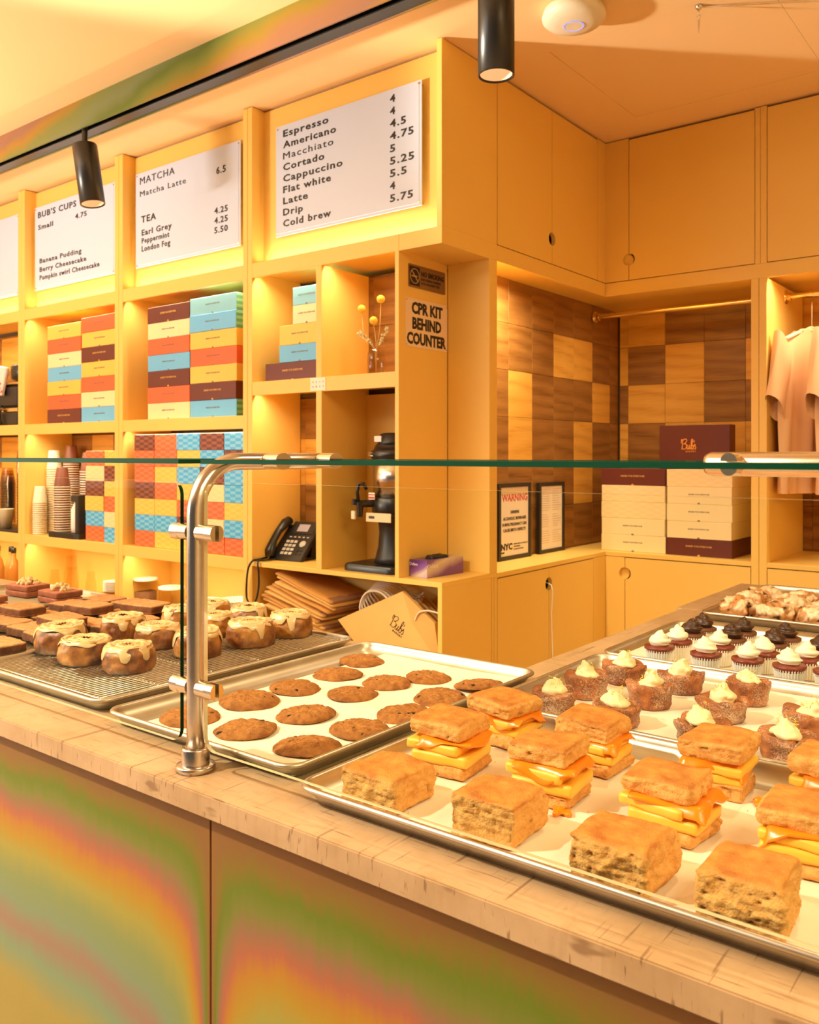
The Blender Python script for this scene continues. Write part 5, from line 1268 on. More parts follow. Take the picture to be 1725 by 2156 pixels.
M['brownie'] = baked('brown_layer', (.58, .23, .15), (.46, .16, .095), (.38, .12, .06), (.26, .07, .035), 90, .5, .7, .1)
M['crumble'] = plain('pale_crumble', (.82, .62, .34), .8, var=.15, nscale=120, bump=.5)
M['chip'] = plain('dark_chocolate', (.030, .013, .008), .35, var=.3)
M['egg'] = plain('baked_egg', (.93, .53, .06), .42, var=.05, nscale=60, bump=.25)
M['cheese'] = plain('melted_cheese', (.90, .255, .008), .28, var=.07, nscale=20, bump=.1, spec=.5)
m = NT('sugar_glaze'); n = m.noise(25, m.coord(), 3); c = m.mix(n, (.76, .48, .20), (.86, .62, .33)); c = m.mix(m.math('MULTIPLY', attr(m, 'thin'), m.ramp(m.noise(60, m.coord(), 3), [(.35, (.25,) * 3), (.6, (1, 1, 1))])), c, (.50, .20, .06)); m.base(c).set(.22, spec=.6, coat=.3); m.bump(n, .15, .001); M['icing'] = m.m
m = NT('sugared_pastry'); n = m.noise(45, m.coord(), 4); s1 = m.noise(420, m.coord(), 3, .8); s2 = m.noise(14, m.coord(), 3)
c = m.mix(m.ramp(n, [(.35, (0, 0, 0)), (.62, (1, 1, 1))]), (.46, .145, .034), (.19, .048, .014))
c = m.mix(m.ramp(m.math('ADD', m.math('MULTIPLY', s1, .6), m.math('MULTIPLY', s2, .5)), [(.54, (0, 0, 0)), (.66, (.8,) * 3)]), c, (.72, .52, .36))
m.base(c).set(.42); m.bump(s1, .9, .001); M['sugared'] = m.m
M['jam'] = plain('dark_jam', (.10, .008, .008), .08, spec=.8)
M['cream'] = plain('whipped_cream', (.93, .80, .48), .45, var=.03, nscale=30, bump=.1)
M['meringue'] = plain('white_frosting', (.95, .86, .68), .42, var=.02)
M['chocfrost'] = plain('dark_frosting', (.055, .022, .012), .35, var=.2)
M['cakered'] = plain('red_brown_cake', (.20, .035, .018), .32, var=.3, nscale=150, bump=.8)
M['cakedark'] = plain('dark_cake', (.16, .055, .025), .5, var=.3, nscale=150, bump=.8)
M['zest'] = plain('yellow_zest', (.92, .70, .10), .6)

# ================================================================ biscuits
def biscuit_me(seed, w, d, h, half=None, n=46, name='biscuit'):
    nz = max(6, int(n * h / w)); U, F_ = cube_grid(n, n, nz); P_, N_ = rounded(U, w / 2, d / 2, h / 2, min(.0052, h * .22)); P_ = P_.copy(); zz = (P_[:, 2] + h / 2) / h
    s = np.array([seed * 1.7, seed * 2.3, seed])
    side = np.clip(1 - np.abs(N_[:, 2]) * 1.4, 0, 1)
    # flaky ledges on the sides, crags and holes, a domed uneven top
    lay = vnoise(np.c_[P_[:, 0] * 16, P_[:, 1] * 16, P_[:, 2] * 380] + s, seed) * .0010
    crag = fbm(P_ * 75 + s, seed + 1, 4, .65) * .0024; big = fbm(P_ * 18 + s, seed + 2, 2) * .0050
    pit = sstep(.58, .84, vnoise(np.c_[P_[:, 0] * 150, P_[:, 1] * 150, P_[:, 2] * 200] + s, seed + 5)) * side
    disp = side * (lay + crag + big - pit * .0036) + (1 - side) * (fbm(P_ * 45 + s, seed + 7, 4, .6) * .0012)
    P_ += N_ * disp[:, None]
    top = N_[:, 2] > .3
    P_[:, 2] += np.where(zz > .5, (zz - .5) * 2 * (0.0014 * (1 - (P_[:, 0] / w * 1.8) ** 2 - (P_[:, 1] / d * 1.8) ** 2) + .0035 * vnoise(P_ * [22, 22, 0] + s, seed + 9)), 0)
    lean = .035 * math.sin(seed); P_[:, 0] += lean * (P_[:, 2] + h / 2) ; taper = 1 + .05 * np.sin(zz * 3.14) + .02 * (1 - zz); P_[:, :2] *= taper[:, None]
    P_[:, 2] = np.where(N_[:, 2] < -.3, np.maximum(P_[:, 2], -h / 2), P_[:, 2]); P_[:, 2] -= P_[:, 2].min()
    crust = sstep(.25, .8, N_[:, 2]) + .55 * sstep(.80, .98, zz) * (1 - sstep(.25, .8, N_[:, 2])) + .5 * sstep(.10, .0, zz)
    if half == 'bottom': crust = .12 + .55 * sstep(.2, .0, zz)
    return organic(name, P_, F_, M['biscuit'], {'crust': np.clip(crust, 0, 1), 'pit': pit})
BIS = [(-.7005, .8535, .085, .082, .044, 3, 'leftmost plain golden biscuit, broken craggy right side, nearest the cookies'), (-.5400, .8590, .081, .080, .050, 8, 'second plain golden biscuit from the left in the front row'),
       (-.3800, .8450, .083, .080, .050, 13, 'third plain tall biscuit from the left in the front row'), (-.2500, .8450, .074, .074, .053, 19, 'darkest tall plain biscuit in the front right corner')]
BZ = PZ + .0042
for x, y, w, d, h, sd, lb in BIS:
    link('biscuit', biscuit_me(sd, w, d, h), None, loc=(x, y, BZ), rot=(0, 0, .06 * math.sin(sd)), label=lb, cat='biscuit', group='plain biscuits in the front row')

def slab_me(name, mat, seed, w, d, h, r, amp, n=18, edge_drop=0.0, freq=22):
    U, F_ = cube_grid(n, n, max(3, int(n * h / w))); P_, N_ = rounded(U, w / 2, d / 2, h / 2, min(r, h * .49)); P_ = P_ + N_ * (fbm(P_ * freq * 2 + seed, seed, 3) * amp)[:, None]
    ex = np.maximum(np.abs(P_[:, 0]) - w * .40, 0) + np.maximum(np.abs(P_[:, 1]) - d * .40, 0)
    ang = np.arctan2(P_[:, 1], P_[:, 0]); m_ = .5 + .5 * np.sin(ang * 3 + seed) + .4 * vnoise(np.c_[ang * 2, ang * 0, ang * 0] + seed, seed)
    P_[:, 2] -= edge_drop * sstep(0, .012, ex) * np.clip(m_, 0.05, 1.5)
    if edge_drop: P_[:, :2] *= (1 + .05 * np.sin(ang * 4 + seed))[:, None]
    return organic(name, P_, F_, mat)
def sandwich(x, y, rz, seed, label, w=.078, hb=.020, he=.024, ht=.030, cheese_drop=.014, shift=(.0, .0)):
    t = thing('egg_sandwich', label, 'sandwich', (x, y, BZ), rz, 'egg and cheese biscuit sandwiches')
    link('lower_biscuit', biscuit_me(seed, w, w * .97, hb, 'bottom', 38, 'lower_biscuit'), t, loc=(0, 0, 0))
    e1, e2 = he * .52, he * .46; z = hb
    link('egg_layer', slab_me('egg_layer', M['egg'], seed, w * 1.03, w * .98, e1, .0025, .0008), t, loc=(shift[0], shift[1], z + e1 / 2 - .0008), rot=(0, 0, .05))
    link('egg_layer', slab_me('egg_layer', M['egg'], seed + 1, w * 1.0, w * 1.0, e2, .0025, .0010), t, loc=(-shift[0], shift[1] * .5, z + e1 + e2 / 2 - .0012), rot=(0, 0, -.06))
    link('cheese_slice', slab_me('cheese_slice', M['cheese'], seed + 2, w * 1.07, w * 1.06, .0042, .002, .0010, 26, cheese_drop, 12), t, loc=(shift[0] * 1.5, 0, z + he + .0012), rot=(0, 0, .10), label='orange melted cheese')
    tm = biscuit_me(seed + 4, w * .99, w * .96, ht, None, 42, 'upper_biscuit'); link('upper_biscuit', tm, t, loc=(-shift[0], -shift[1], z + he + .0018), rot=(.03 * math.sin(seed), .035 * math.cos(seed * 2), .08 * math.sin(seed * 3)))
    return t
for a in [(-.7010, .9930, .10, 31, 'egg sandwich with a broken-edged top and thick egg, left end of the front sandwich row', .082, .019, .028, .025, .010, (.004, -.004)),
          (-.7010, 1.1400, -.06, 35, 'egg sandwich in the back row beside the cookie tray', .078, .020, .024, .025, .016, (.003, .002)),
          (-.5420, .9900, .05, 42, 'egg sandwich with cheese dripping at its left corner, second in the front sandwich row', .079, .018, .029, .025, .018, (.004, -.002)),
          (-.5440, 1.1200, .0, 47, 'egg sandwich second from the left in the back row', .076, .019, .025, .027, .014, (.003, .0)),
          (-.3820, .9900, -.08, 53, 'egg sandwich with a rounded lopsided top, third in the front sandwich row', .080, .017, .026, .022, .012, (.006, -.003)),
          (-.3800, 1.1480, .06, 58, 'egg sandwich with cheese spilling right, third in the back row', .077, .019, .025, .028, .022, (-.003, .0)),
          (-.2350, .9960, .04, 64, 'egg sandwich draped in much orange cheese at the right edge, front sandwich row', .080, .017, .026, .022, .026, (.0, -.004)),
          (-.2440, 1.1680, -.05, 69, 'egg sandwich at the right edge of the back row', .078, .019, .024, .026, .016, (.003, .0))]:
    sandwich(a[0], a[1], a[2], a[3], a[4], *a[5:])
for x, y, lb in [(-.5030, .948, 'small orange cheese scrap beside the second front sandwich'), (-.318, 1.128, 'orange cheese scrap beside the third back sandwich')]:
    link('cheese_scrap', slab_me('cheese_scrap', M['cheese'], 5, .022, .016, .005, .002, .0035, 10, .0, 60), None, loc=(x, y, BZ + .003), rot=(.1, 0, .6), label=lb, cat='cheese')

# ================================================================ cookies
def cookie_me(seed, R, h=.011):
    U, F_ = cube_grid(34, 34, 4); V = U.copy()
    x, y = V[:, 0].copy(), V[:, 1].copy(); a = x * np.sqrt(1 - y * y / 2); b = y * np.sqrt(1 - x * x / 2); r = np.sqrt(a * a + b * b); ang = np.arctan2(b, a)
    rr = R * (1 + .035 * np.sin(ang * 2 + seed) + .02 * np.sin(ang * 5 + seed * 2))
    thick = h * (1 - r ** 4 * .75) * .5
    P_ = np.c_[a * rr, b * rr, V[:, 2] * thick]; P_[:, 2] += h * .5 * (1 - r ** 4 * .75) * (V[:, 2] > -2)
    s = np.array([seed, seed * 2.1, seed * .7]); up = sstep(-.2, .6, V[:, 2])
    crk = np.abs(vnoise(P_ * [80, 80, 0] + s, seed)); P_[:, 2] += up * (fbm(P_ * 130 + s, seed, 3) * .0015 - .0018 * sstep(.16, .0, crk) * (r > .15))
    P_[:, :2] *= (1 + .012 * vnoise(np.c_[ang * 7, ang * 0, ang * 0] + s, seed))[:, None]
    chip = sstep(.40, .62, vnoise(P_ * [55, 55, 0] + s * 3, seed + 8)) * up; P_[:, 2] += chip * .0016; P_[:, 2] = np.maximum(P_[:, 2], 0)
    me = organic('cookie', P_, F_, M['cookie'], {'crust': np.clip(sstep(.6, 1, r) + .2, 0, 1), 'pit': np.zeros(len(P_))})
    # a few chocolate pieces showing through, one mesh
    mb = MB(); rg_ = random.Random(seed)
    for k in range(rg_.randint(2, 4)):
        q = R * math.sqrt(rg_.random()) * .85; t_ = rg_.uniform(0, 6.28); cx, cy = q * math.cos(t_), q * math.sin(t_); l = rg_.uniform(.004, .0085); zc = h * (1 - (q / R) ** 4 * .75) - .0008
        pts = [(cx + l * rg_.uniform(.6, 1.2) * math.cos(u), cy + l * .6 * rg_.uniform(.6, 1.2) * math.sin(u)) for u in [1.05 * i for i in range(6)]]
        vs = [(p[0], p[1], zc - .003) for p in pts] + [(cx + (p[0] - cx) * .75, cy + (p[1] - cy) * .75, zc + .0006) for p in pts]
        mb.add(vs, [tuple(range(6, 12))] + [(i, (i + 1) % 6, 6 + (i + 1) % 6, 6 + i) for i in range(6)])
    return me, mb.mesh('chocolate_pieces', M['chip'])
CKS = [(-1.1745, .9135, .0526, 'in the front row half hidden by the steel post'), (-1.0507, .9235, .0516, 'second along the front row right of the post'), (-.9182, .9289, .0512, 'nearest the front corner of the tray'),
       (-1.1652, 1.0351, .0530, 'lumpy with a dark patch, just right of the post'), (-1.0325, 1.0412, .0525, 'with a central chocolate streak, middle of the second row'), (-.9086, 1.0374, .0512, 'right end of the second row by the tray rim'),
       (-1.1660, 1.1469, .0498, 'left end of the third row'), (-1.1706, 1.2695, .0500, 'left end of the fourth row'), (-1.0522, 1.1818, .0470, 'small and folded, middle of the third row'),
       (-1.2068, 1.3841, .0500, 'farthest back by the shelf side'), (-1.0518, 1.2793, .0490, 'middle of the fourth row'), (-1.0130, 1.3594, .0450, 'pale, in the back row beside the far rim'),
       (-.8960, 1.3622, .0467, 'in the far right corner, tilted on the rim'), (-.8990, 1.1435, .0505, 'right of the folded one beside the right rim'), (-.9113, 1.2599, .0511, 'large, propped under the far right corner cookie')]
for k, (x, y, R_, w_) in enumerate(CKS):
    a, b = cookie_me(k * 7 + 3, R_ * .97, .0115 if k != 3 else .016)
    o = link('cookie', a, None, loc=(x, y, PZ + .0040 + (.004 if k in (12,) else 0)), rot=(.04 * math.sin(k * 5), .04 * math.cos(k * 3) if k not in (12,) else -.12, k), label='flat brown cookie ' + w_, cat='cookie', group='chocolate chip cookies on parchment')
    link('chocolate_pieces', b, o, loc=(0, 0, 0), label='dark chocolate pieces')

# ================================================================ iced rolls
def roll_me(seed, R, h):
    U, F_ = cube_grid(26, 26, 12); x, y = U[:, 0], U[:, 1]; a = x * np.sqrt(1 - y * y / 2); b = y * np.sqrt(1 - x * x / 2); r = np.sqrt(a * a + b * b); ang = np.arctan2(b, a); s = np.array([seed, 2 * seed, seed])
    side = sstep(.90, 1.0, r); z = U[:, 2]
    rr = R * (1 + .05 * np.cos(ang * 2 + seed) + .03 * np.sin(ang * 3 + seed)); bulge = 1 - .10 * np.abs(z) ** 2.5 - .04 * z
    P_ = np.c_[a * rr * bulge, b * rr * bulge, (z + 1) / 2 * h]
    spiral = np.cos(2 * math.pi * (r * 2.6) - ang - seed)
    up = (z > .99); P_[:, 2] += np.where(up, spiral * .0022 - .006 * sstep(.30, .0, r) + .0015 * fbm(P_ * 70 + s, seed, 2), 0)
    P_[:, :2] *= (1 + side * (.030 * vnoise(np.c_[ang * 3, z * 2.2, z * 0] + s, seed) + .04 * fbm(P_ * 60 + s, seed, 3)))[:, None]
    dark = sstep(-.1, .6, vnoise(P_ * 38 + s, seed + 3))
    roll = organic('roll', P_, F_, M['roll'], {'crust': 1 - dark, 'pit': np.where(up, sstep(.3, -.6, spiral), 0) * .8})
    # icing: a cap that follows the top and runs down the side in tongues
    nr, na = 14, 64; V = []; Fc = []; TH = []; rg_ = random.Random(seed); drips = [(rg_.uniform(0, 6.28), rg_.uniform(.14, .26), rg_.uniform(.25, .75)) for _ in range(5)]
    def edge(t):
        e = .10 + .05 * math.sin(3 * t + seed) + .04 * math.sin(7 * t + seed * 2)
        for c, w_, d in drips: dd = (t - c + math.pi) % (2 * math.pi) - math.pi; e = max(e, d * math.exp(-(dd / w_) ** 4))
        return e
    for k in range(nr + 7):
        for i in range(na):
            t = 2 * math.pi * i / na; Rt = R * (1 + .05 * math.cos(t * 2 + seed) + .03 * math.sin(t * 3 + seed))
            if k <= nr:
                q = .20 + .78 * k / nr; sp = math.cos(2 * math.pi * q * 2.6 - t - seed); z_ = h + .0026 + sp * .0016 + .001 * math.sin(t * 9 + q * 20); rr_ = Rt * q * .90
            else:
                f = (k - nr) / 7; e = edge(t) * f; z_ = h + .002 - e * h * .92 - .004 * f; zz = 2 * (z_ / h) - 1; rr_ = Rt * (1 - .10 * abs(zz) ** 2.5 - .04 * zz) * (1.025 + .022 * math.sin(math.pi * min(1, f * 1.05))) * (1 + .012 * math.sin(t * 5))
                if f >= .999: rr_ = rr_ * .965
            V.append((rr_ * math.cos(t), rr_ * math.sin(t), z_)); TH.append(max(0, min(1, (-sp + .05) * 1.8)) * .95 + (.7 if q < .26 else 0) if k <= nr else 0)
    for k in range(nr + 6):
        for i in range(na): j = (i + 1) % na; Fc.append((k * na + i, k * na + j, (k + 1) * na + j, (k + 1) * na + i))
    V = np.array(V); return roll, organic('icing', V, Fc, M['icing'], {'thin': TH})
RLS = [(-1.7336, 1.0088, .0545, .054, 'dark crusted cinnamon roll nearest the loaf slices, front left'), (-1.6000, .9849, .0515, .046, 'cinnamon roll with a blob of icing, second in the front row'), (-1.4791, 1.0007, .0520, .047, 'pale-sided cinnamon roll at the front of the rack'),
       (-1.7400, 1.1634, .0500, .050, 'cinnamon roll in the left of the second row'), (-1.6084, 1.1637, .0495, .046, 'cinnamon roll in the middle of the second row'), (-1.4744, 1.1677, .0520, .050, 'cinnamon roll half hidden by the steel post, second row'),
       (-1.7370, 1.3257, .0460, .048, 'cinnamon roll left of the post, third row'), (-1.6033, 1.3137, .0470, .048, 'cinnamon roll just right of the post, third row'), (-1.7434, 1.4270, .0440, .046, 'cinnamon roll farthest back next to the post'),
       (-1.4590, 1.2976, .0520, .052, 'thickly iced cinnamon roll, right end of the third row'), (-1.6081, 1.4240, .0480, .050, 'cinnamon roll in the middle of the back row'), (-1.4576, 1.4220, .0500, .052, 'cinnamon roll with a long icing drip, back right corner')]
for k, (x, y, R_, h_, lb) in enumerate(RLS):
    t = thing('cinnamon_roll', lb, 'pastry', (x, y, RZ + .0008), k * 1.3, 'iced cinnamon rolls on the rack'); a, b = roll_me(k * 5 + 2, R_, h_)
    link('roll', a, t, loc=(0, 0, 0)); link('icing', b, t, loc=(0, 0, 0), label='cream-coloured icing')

# ================================================================ loaf slices
def loaf_me(seed):
    U, F_ = cube_grid(24, 18, 5); w, d, h = .105, .082, .021; P_, N_ = rounded(U, w / 2, d / 2, h / 2, .004); P_ = P_.copy(); s = np.array([seed, seed * 2, seed])
    P_[:, 1] *= 1 - .16 * sstep(.0, 1, P_[:, 0] / (w / 2)) * 1.0; P_[:, 0] += .006 * (1 - (P_[:, 1] / (d / 2)) ** 2) * (P_[:, 0] > 0)
    side = 1 - np.abs(N_[:, 2]); P_ += N_ * (fbm(P_ * 90 + s, seed, 3) * .0010 * (1 + side))[:, None]
    pit = sstep(.45, .7, vnoise(P_ * 180 + s, seed + 2)) * (N_[:, 2] > .4); P_[:, 2] -= pit * .0012; P_[:, 2] -= P_[:, 2].min()
    return organic('loaf_slice', P_, F_, M['loaf'], {'crust': np.clip(sstep(.35, .8, side), 0, 1), 'pit': pit * .6})
lm = [loaf_me(k * 3 + 1) for k in range(4)]
LO = []
for i, x in enumerate((-2.155, -2.045, -1.935, -1.835)):
    for j, y in enumerate((.93, 1.045, 1.16, 1.275, 1.39)): LO.append((x + .008 * math.sin(i * 3 + j), y + .012 * math.cos(i * 5 + j * 2), i, j))
cl_ = ['far-left', 'second', 'third', 'rightmost']
for k, (x, y, i, j) in enumerate(LO):
    o = bpy.data.objects.new('loaf_slice', lm[k % 4]); C.objects.link(o); o.location = (x, y, RZ + .0006 + .0003 * (k % 3)); o.rotation_euler = (0, 0, math.pi / 2 * 0 + .12 * math.sin(k * 2.3))
    tag(o, f'brown loaf slice, {ORD[j]} from the front in the {cl_[i]} column of the rack', 'cake slice', 'brown loaf slices on the wire rack')
for k, (x, y) in enumerate([(-2.10, 1.115), (-1.99, 1.235), (-1.885, 1.10), (-1.885, 1.33)]):
    o = bpy.data.objects.new('loaf_slice', lm[(k + 1) % 4]); C.objects.link(o); o.location = (x, y, RZ + .0225); o.rotation_euler = (0, 0, .3 * math.sin(k * 3))
    tag(o, f'upper brown loaf slice lying over others, {ORD[k]} of four from the far left', 'cake slice', 'brown loaf slices on the wire rack')

# ================================================================ crumble bars
def bar(x, y, rz, seed, label):
    t = thing('layer_bar', label, 'cake', (x, y, PZ + .0045), rz, 'crumble-topped brown layer bars')
    for k, z in enumerate((0, .0185)):
        U, F_ = cube_grid(18, 14, 4); P_, N_ = rounded(U, .056, .042, .0088, .004); s = np.array([seed + k, seed, 0]); P_ = P_ + N_ * (fbm(P_ * 60 + s, seed + k, 3) * .0013)[:, None]
        link('cake_layer', organic('cake_layer', P_, F_, M['brownie'], {'crust': np.clip(1 - np.abs(N_[:, 2]), 0, 1), 'pit': np.zeros(len(P_))}), t, loc=(0, 0, z + .0095), rot=(0, 0, .03 * k))
    rg_ = random.Random(seed); Vs, Fs = [], []; U, F_ = cube_grid(3, 3, 3); S_ = U / np.linalg.norm(U, axis=1, keepdims=True)
    for k in range(70):
        q = .030 * math.sqrt(rg_.random()); a = rg_.uniform(0, 6.28); r_ = rg_.uniform(.0035, .0065); zc = .0385 + max(0, .018 * (1 - (q / .030) ** 2)) * rg_.uniform(.5, 1.0)
        pp = S_ * r_ * (1 + .25 * vnoise(S_ * 2 + k, k))[:, None] + [q * math.cos(a) * 1.25, q * math.sin(a), zc]; n0 = sum(len(v) for v in Vs); Vs.append(pp); Fs += [tuple(i + n0 for i in f) for f in F_]
    o = link('crumble_topping', organic('crumble_topping', np.concatenate(Vs), Fs, M['crumble']), t, loc=(0, 0, 0), kind='stuff')
for a in [(-2.475, 1.200, .1, 3, 'brown layer bar with pale crumble at the front of its tray'), (-2.405, 1.395, -.05, 9, 'brown layer bar with pale crumble nearest the loaf rack'), (-2.600, 1.400, .08, 15, 'brown layer bar with pale crumble, back left behind the others'), (-2.640, 1.230, 0, 22, 'brown layer bar with pale crumble at the left edge')]: bar(*a)

# ================================================================ sugared cups with cream
def popover_me(seed, R, h):
    U, F_ = cube_grid(28, 28, 16); x, y = U[:, 0], U[:, 1]; a = x * np.sqrt(1 - y * y / 2); b = y * np.sqrt(1 - x * x / 2); r = np.sqrt(a * a + b * b); ang = np.arctan2(b, a); z = (U[:, 2] + 1) / 2; s = np.array([seed, seed * 2, seed])
    lob = .5 + .5 * np.cos(ang * 4 + seed); prof = .85 + .15 * sstep(0, .6, z) + .05 * np.sin(z * 9)
    rr = R * prof * (1 + .06 * (lob - .4) * sstep(.5, 1, z)); P_ = np.c_[a * rr, b * rr, z * h]
    up = sstep(.55, 1, z); P_[:, 2] += up * (.0048 * lob * sstep(.35, .95, r) - .016 * sstep(.55, .0, r)) + up * .0025 * vnoise(P_ * 60 + s, seed)
    fold = np.abs(np.sin(ang * 2 + seed + r * 2)); P_[:, 2] -= up * .006 * sstep(.35, 0, fold) * sstep(.2, .6, r)
    rim = sstep(.93, 1, r); P_[:, :2] *= (1 + rim * (.03 * vnoise(np.c_[ang * 2.5, z * 5, z * 0] + s, seed) - .02 * (np.abs(z - .30) < .04)))[:, None]
    P_ += np.c_[a, b, a * 0] * (fbm(P_ * 90 + s, seed, 2) * .0012 * rim)[:, None]; P_[:, 2] = np.maximum(P_[:, 2], 0)
    return organic('pastry_cup', P_, F_, M['sugared'])
def dollop(seed, R, h, lean=.2, name='cream'):
    U, F_ = cube_grid(16, 16, 12); S_ = U / np.linalg.norm(U, axis=1, keepdims=True); z = (S_[:, 2] + 1) / 2; s = np.array([seed, seed, seed * 2.0])
    prof = np.sqrt(np.clip(1 - S_[:, 2] ** 2, 0, 1)); ang = np.arctan2(S_[:, 1], S_[:, 0]); taper = (1 - .62 * sstep(.35, 1, z))
    step = 1 + .10 * np.sin(z * 13 + ang + seed); P_ = np.c_[np.cos(ang) * prof * R * taper * step, np.sin(ang) * prof * R * taper * step, z ** 1.15 * h]
    P_ += S_ * (fbm(P_ * 75 + s, seed, 3) * .0036)[:, None]; P_[:, 0] += lean * h * z ** 2.2 * math.cos(seed); P_[:, 1] += lean * h * z ** 2.2 * math.sin(seed); return organic(name, P_, F_, M['cream'])
pm = [popover_me(k * 4 + 1, .0375, .034) for k in range(5)]
POPS = [(-.7145, 1.3163, 1.0, 'left front, beside the egg sandwiches'), (-.7162, 1.4429, 1.03, 'leftmost, second from the front'), (-.6009, 1.3196, 1.0, 'behind the second back-row sandwich'), (-.7017, 1.5753, 1.06, 'left end of the back row'),
        (-.5995, 1.4527, 1.02, 'pale, centre of the left group'), (-.5913, 1.5800, 1.06, 'second from the left in the back row'), (-.4763, 1.4550, 1.05, 'middle of the tray, jam at its left'), (-.4706, 1.5800, .95, 'third from the left in the back row'),
        (-.4560, 1.3051, 1.05, 'partly hidden behind the third back-row sandwich'), (-.3406, 1.3258, 1.08, 'dark and large at the front right'), (-.3363, 1.4487, 1.06, 'at the right edge, behind the dark large one')]
for k, (x, y, s_, w_) in enumerate(POPS):
    t = thing('cream_pastry', 'sugared pastry cup with cream on top, ' + w_, 'pastry', (x, y, PZ + .0042), 0, 'sugared pastry cups with cream')
    c = link('pastry_cup', pm[k % 5], t, loc=(0, 0, 0), rot=(0, 0, k * 1.1)); c.scale = (s_, s_, 1 + .1 * math.sin(k * 2))
    link('jam', MB().lathe([(.0005, .0278), (.014, .0270), (.017, .0245), (.015, .020)], n=18, caps=(False, False)).mesh('jam', M['jam']), t, loc=(.006 * math.cos(k), .006 * math.sin(k), 0), label='dark glossy jam')
    link('cream', dollop(k + 2, .0215, .036, .20), t, loc=(.002 * math.cos(k * 2), .003 * math.sin(k * 2), .0245), label='pale yellow whipped cream')
    rg_ = random.Random(k); mb = MB()
    for q in range(16):
        a = rg_.uniform(0, 6.28); z_ = rg_.uniform(.040, .062); r_ = .017 * (1 - (z_ - .03) / .045) + .002 + .002; p = Vector((r_ * math.cos(a), r_ * math.sin(a), z_)); d = Vector((rg_.uniform(-1, 1), rg_.uniform(-1, 1), rg_.uniform(-1, 1))).normalized() * .0032
        mb.tube([p - d, p + Vector((0, 0, .001)), p + d], .0005, 4)
    link('lemon_zest', mb.mesh('lemon_zest', M['zest']), t, loc=(0, 0, 0), kind='stuff')

# ================================================================ cupcakes
def cupcake(kind):
    t = thing('cupcake', 'cupcake', 'cupcake', (0, 0, 0))
    v_, f_ = pleated(.0225, .0295, 0, .036, 34, .0009); mb = MB(); mb.add(v_, f_); mb.lathe([(.0005, .0006), (.022, .0006)], n=34, caps=(False, False)); link('paper_liner', mb.mesh('paper_liner', M['liner']), t, loc=(0, 0, 0), label='pleated white paper liner')
    U, F_ = cube_grid(16, 16, 4); x, y = U[:, 0], U[:, 1]; a = x * np.sqrt(1 - y * y / 2); b = y * np.sqrt(1 - x * x / 2); r = np.sqrt(a * a + b * b); z = (U[:, 2] + 1) / 2
    P_ = np.c_[a * .0305, b * .0305, .030 + z * (.010 + .003 * (1 - r * r))]; P_[:, :2] *= np.where(z < .3, .93, 1.0)[:, None]; P_ += np.c_[a * 0, a * 0, vnoise(P_ * 250, 3) * .0010]
    link('cake', organic('cake', P_, F_, M['cakered' if kind == 'white' else 'cakedark']), t, loc=(0, 0, 0))
    n = 36; prof = []
    K = 22
    for k in range(K + 1):
        q = k / K; rr = (.0255 if kind == 'white' else .0270) * math.sin(min(1, .35 + q * 1.25) * math.pi / 2 + (max(0, q - .52)) * 0) * (1 - max(0, q - .25) / .75) ** .75 * (1 + .055 * math.sin(q * 21)) ; prof.append((max(.0004, rr), .0405 + .033 * q ** 1.05))
    vs = []; fs = []
    for k, (r_, z_) in enumerate(prof):
        for i in range(n): a_ = 2 * math.pi * i / n; w_ = 1 + .05 * math.sin(a_ + k * .9) + .02 * math.sin(3 * a_ + k); cx = .004 * (k / K) ** 3; vs.append((cx + r_ * w_ * math.cos(a_), r_ * w_ * math.sin(a_), z_ + .0012 * math.sin(a_ + k * .9)))
    for k in range(K):
        for i in range(n): j = (i + 1) % n; fs.append((k * n + i, k * n + j, (k + 1) * n + j, (k + 1) * n + i))
    fs.append(tuple(reversed(range(n)))); fs.append(tuple(range(K * n, K * n + n)))
    link('frosting', organic('frosting', np.array(vs), fs, M['meringue' if kind == 'white' else 'chocfrost']), t, loc=(0, 0, 0)); return t
protoW, protoD = cupcake('white'), cupcake('dark')
CW = [(-.6932, 1.7544 - .025, 'at the front left corner of the tray'), (-.6882, 1.8001, 'second from the front on the left side'), (-.5932, 1.7331 - .015, 'second in the front row'), (-.5993, 1.8001, 'second in the second row'), (-.5083, 1.7342 - .02, 'third in the front row, behind a cream pastry'),
      (-.5089, 1.7991, 'third in the second row'), (-.4249, 1.7250, 'fourth in the front row'), (-.4203, 1.8000, 'fourth in the second row'), (-.3483, 1.7240, 'at the front edge by the right side of the frame')]
CW = [(-.7000, 1.7460, CW[0][2]), (-.6900, 1.8220, CW[1][2]), (-.6020, 1.7430, CW[2][2]), (-.6030, 1.8290, CW[3][2]), (-.5210, 1.7460, CW[4][2]), (-.5120, 1.8210, CW[5][2]), (-.4420, 1.7400, CW[6][2]), (-.4310, 1.8220, CW[7][2]), (-.3700, 1.7400, CW[8][2])]
CD = [(-.6940, 1.9150, 'nearest the white ones on the left side'), (-.6960, 1.9960, 'farthest back on the left side'), (-.6050, 1.9150, 'second in the third row'), (-.6090, 2.0030, 'second in the back row'), (-.5180, 1.9180, 'third in the third row'), (-.5140, 1.9980, 'third in the back row'), (-.4260, 1.9050, 'at the right edge of the frame')]
for k, (x, y, w_) in enumerate(CW):
    lb = 'cupcake with white peaked frosting, ' + w_
    if k == 0: protoW.location = (x, y, PZ + .0042); protoW['label'] = lb; protoW['group'] = 'white-frosted cupcakes'
    else: dup(protoW, (x, y, PZ + .0042), k * 1.7, lb, 'white-frosted cupcakes')
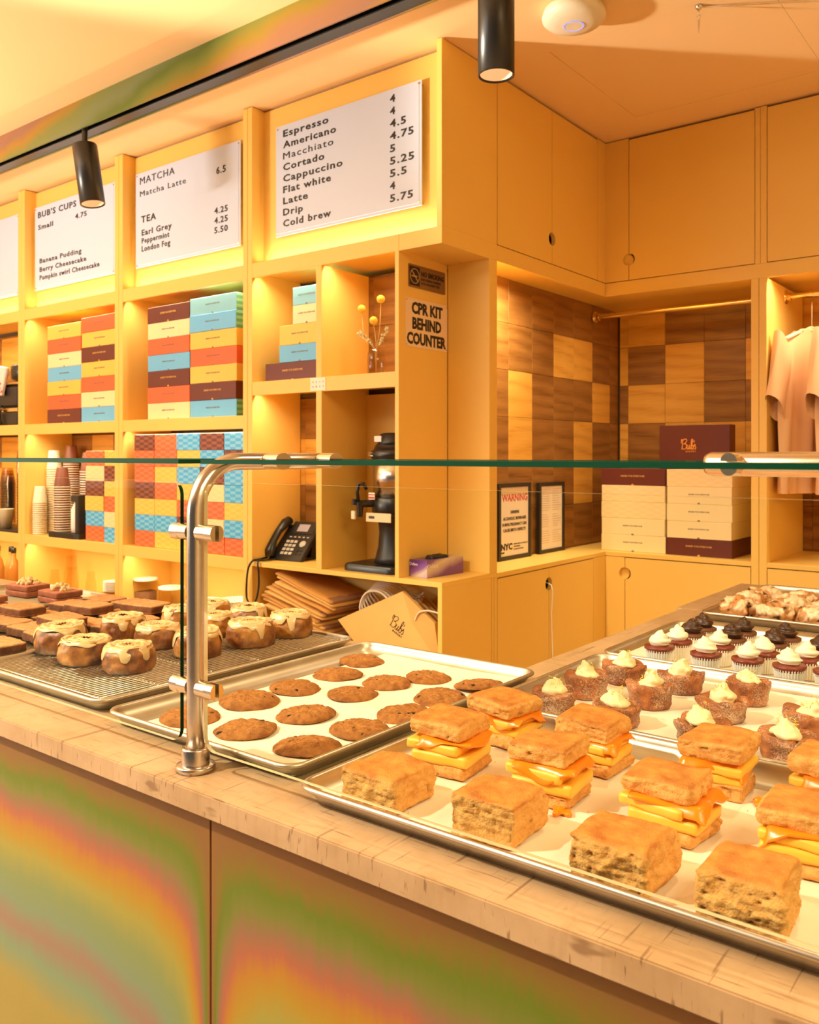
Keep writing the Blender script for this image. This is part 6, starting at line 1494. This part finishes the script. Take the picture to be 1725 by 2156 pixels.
for k, (x, y, w_) in enumerate(CD):
    lb = 'cupcake with dark chocolate swirl, ' + w_
    if k == 0: protoD.location = (x, y, PZ + .0042); protoD['label'] = lb; protoD['group'] = 'dark-frosted cupcakes'
    else: dup(protoD, (x, y, PZ + .0042), k * 2.1, lb, 'dark-frosted cupcakes')

# ================================================================ rocky cookies
def rocky_me(seed, R):
    U, F_ = cube_grid(22, 22, 16); S_ = U / np.linalg.norm(U, axis=1, keepdims=True); s = np.array([seed, seed * 2, seed * 3.0])
    P_ = S_ * [R, R, R * .62]; d = fbm(P_ * 42 + s, seed, 4, .6) * .0085 - .004 * sstep(.15, 0, np.abs(vnoise(P_ * 60 + s, seed + 4))); P_ = P_ + S_ * d[:, None]; P_[:, 2] = np.maximum(P_[:, 2], -R * .42); P_[:, 2] -= P_[:, 2].min()
    gl = sstep(.0, .25, vnoise(P_ * 55 + s, seed + 6) + .45 * S_[:, 2] - .05) * sstep(.0, .35, S_[:, 2]); P_ += S_ * (gl * .0014)[:, None]
    ch = sstep(.35, .5, vnoise(P_ * 90 + s, seed + 9)) * (1 - gl)
    return organic('rocky_cookie', P_, F_, M['rocky'], {'glaze': gl, 'choc': ch})
m = NT('glazed_rocky_dough'); n = m.noise(70, m.coord(), 4); c = m.mix(n, (.50, .20, .065), (.70, .34, .12)); c = m.mix(attr(m, 'choc'), c, (.06, .02, .01)); c = m.mix(attr(m, 'glaze'), c, (.90, .70, .44)); m.base(c).set(.35, spec=.5); m.bump(n, .6, .0015); M['rocky'] = m.m
SCN = [(-.7420, 2.400, 'at the left front of its tray'), (-.7420, 2.640, 'farthest back on the left'), (-.6380, 2.380, 'second in the front row'), (-.6350, 2.650, 'second in the back row'), (-.6300, 2.515, 'in the middle row, centre'), (-.5380, 2.385, 'third in the front row'), (-.7420, 2.520, 'in the middle row, left'), (-.5350, 2.640, 'third in the back row'), (-.5280, 2.510, 'third in the middle row'), (-.4350, 2.390, 'at the right of the front row')]
for k, (x, y, w_) in enumerate(SCN):
    link('rocky_cookie', rocky_me(k * 6 + 1, .050), None, loc=(x, y, PZ + .0042), rot=(0, 0, k), label='lumpy glazed chocolate chunk cookie ' + w_, cat='cookie', group='lumpy glazed cookies in the far tray')
# crumbs on the parchment and rack
rg = random.Random(77); mb = MB()
for k in range(70):
    key = rg.choice(['biscuit', 'biscuit', 'cookie', 'pop']); x0, x1, y0, y1 = PANS[key][:4]; x = rg.uniform(x0 + .05, x1 - .05); y = rg.uniform(y0 + .05, y1 - .05); r_ = rg.uniform(.0005, .0016)
    mb.add([(x + r_, y, PZ + .0042), (x - r_, y + r_, PZ + .0042), (x, y - r_, PZ + .0042), (x, y, PZ + .0042 + r_ * 1.4)], [(0, 1, 3), (1, 2, 3), (2, 0, 3), (0, 2, 1)])
mb.build('crumbs', M['biscuit'], None, label='tiny golden crumbs scattered on the parchment', cat='crumbs', kind='stuff')
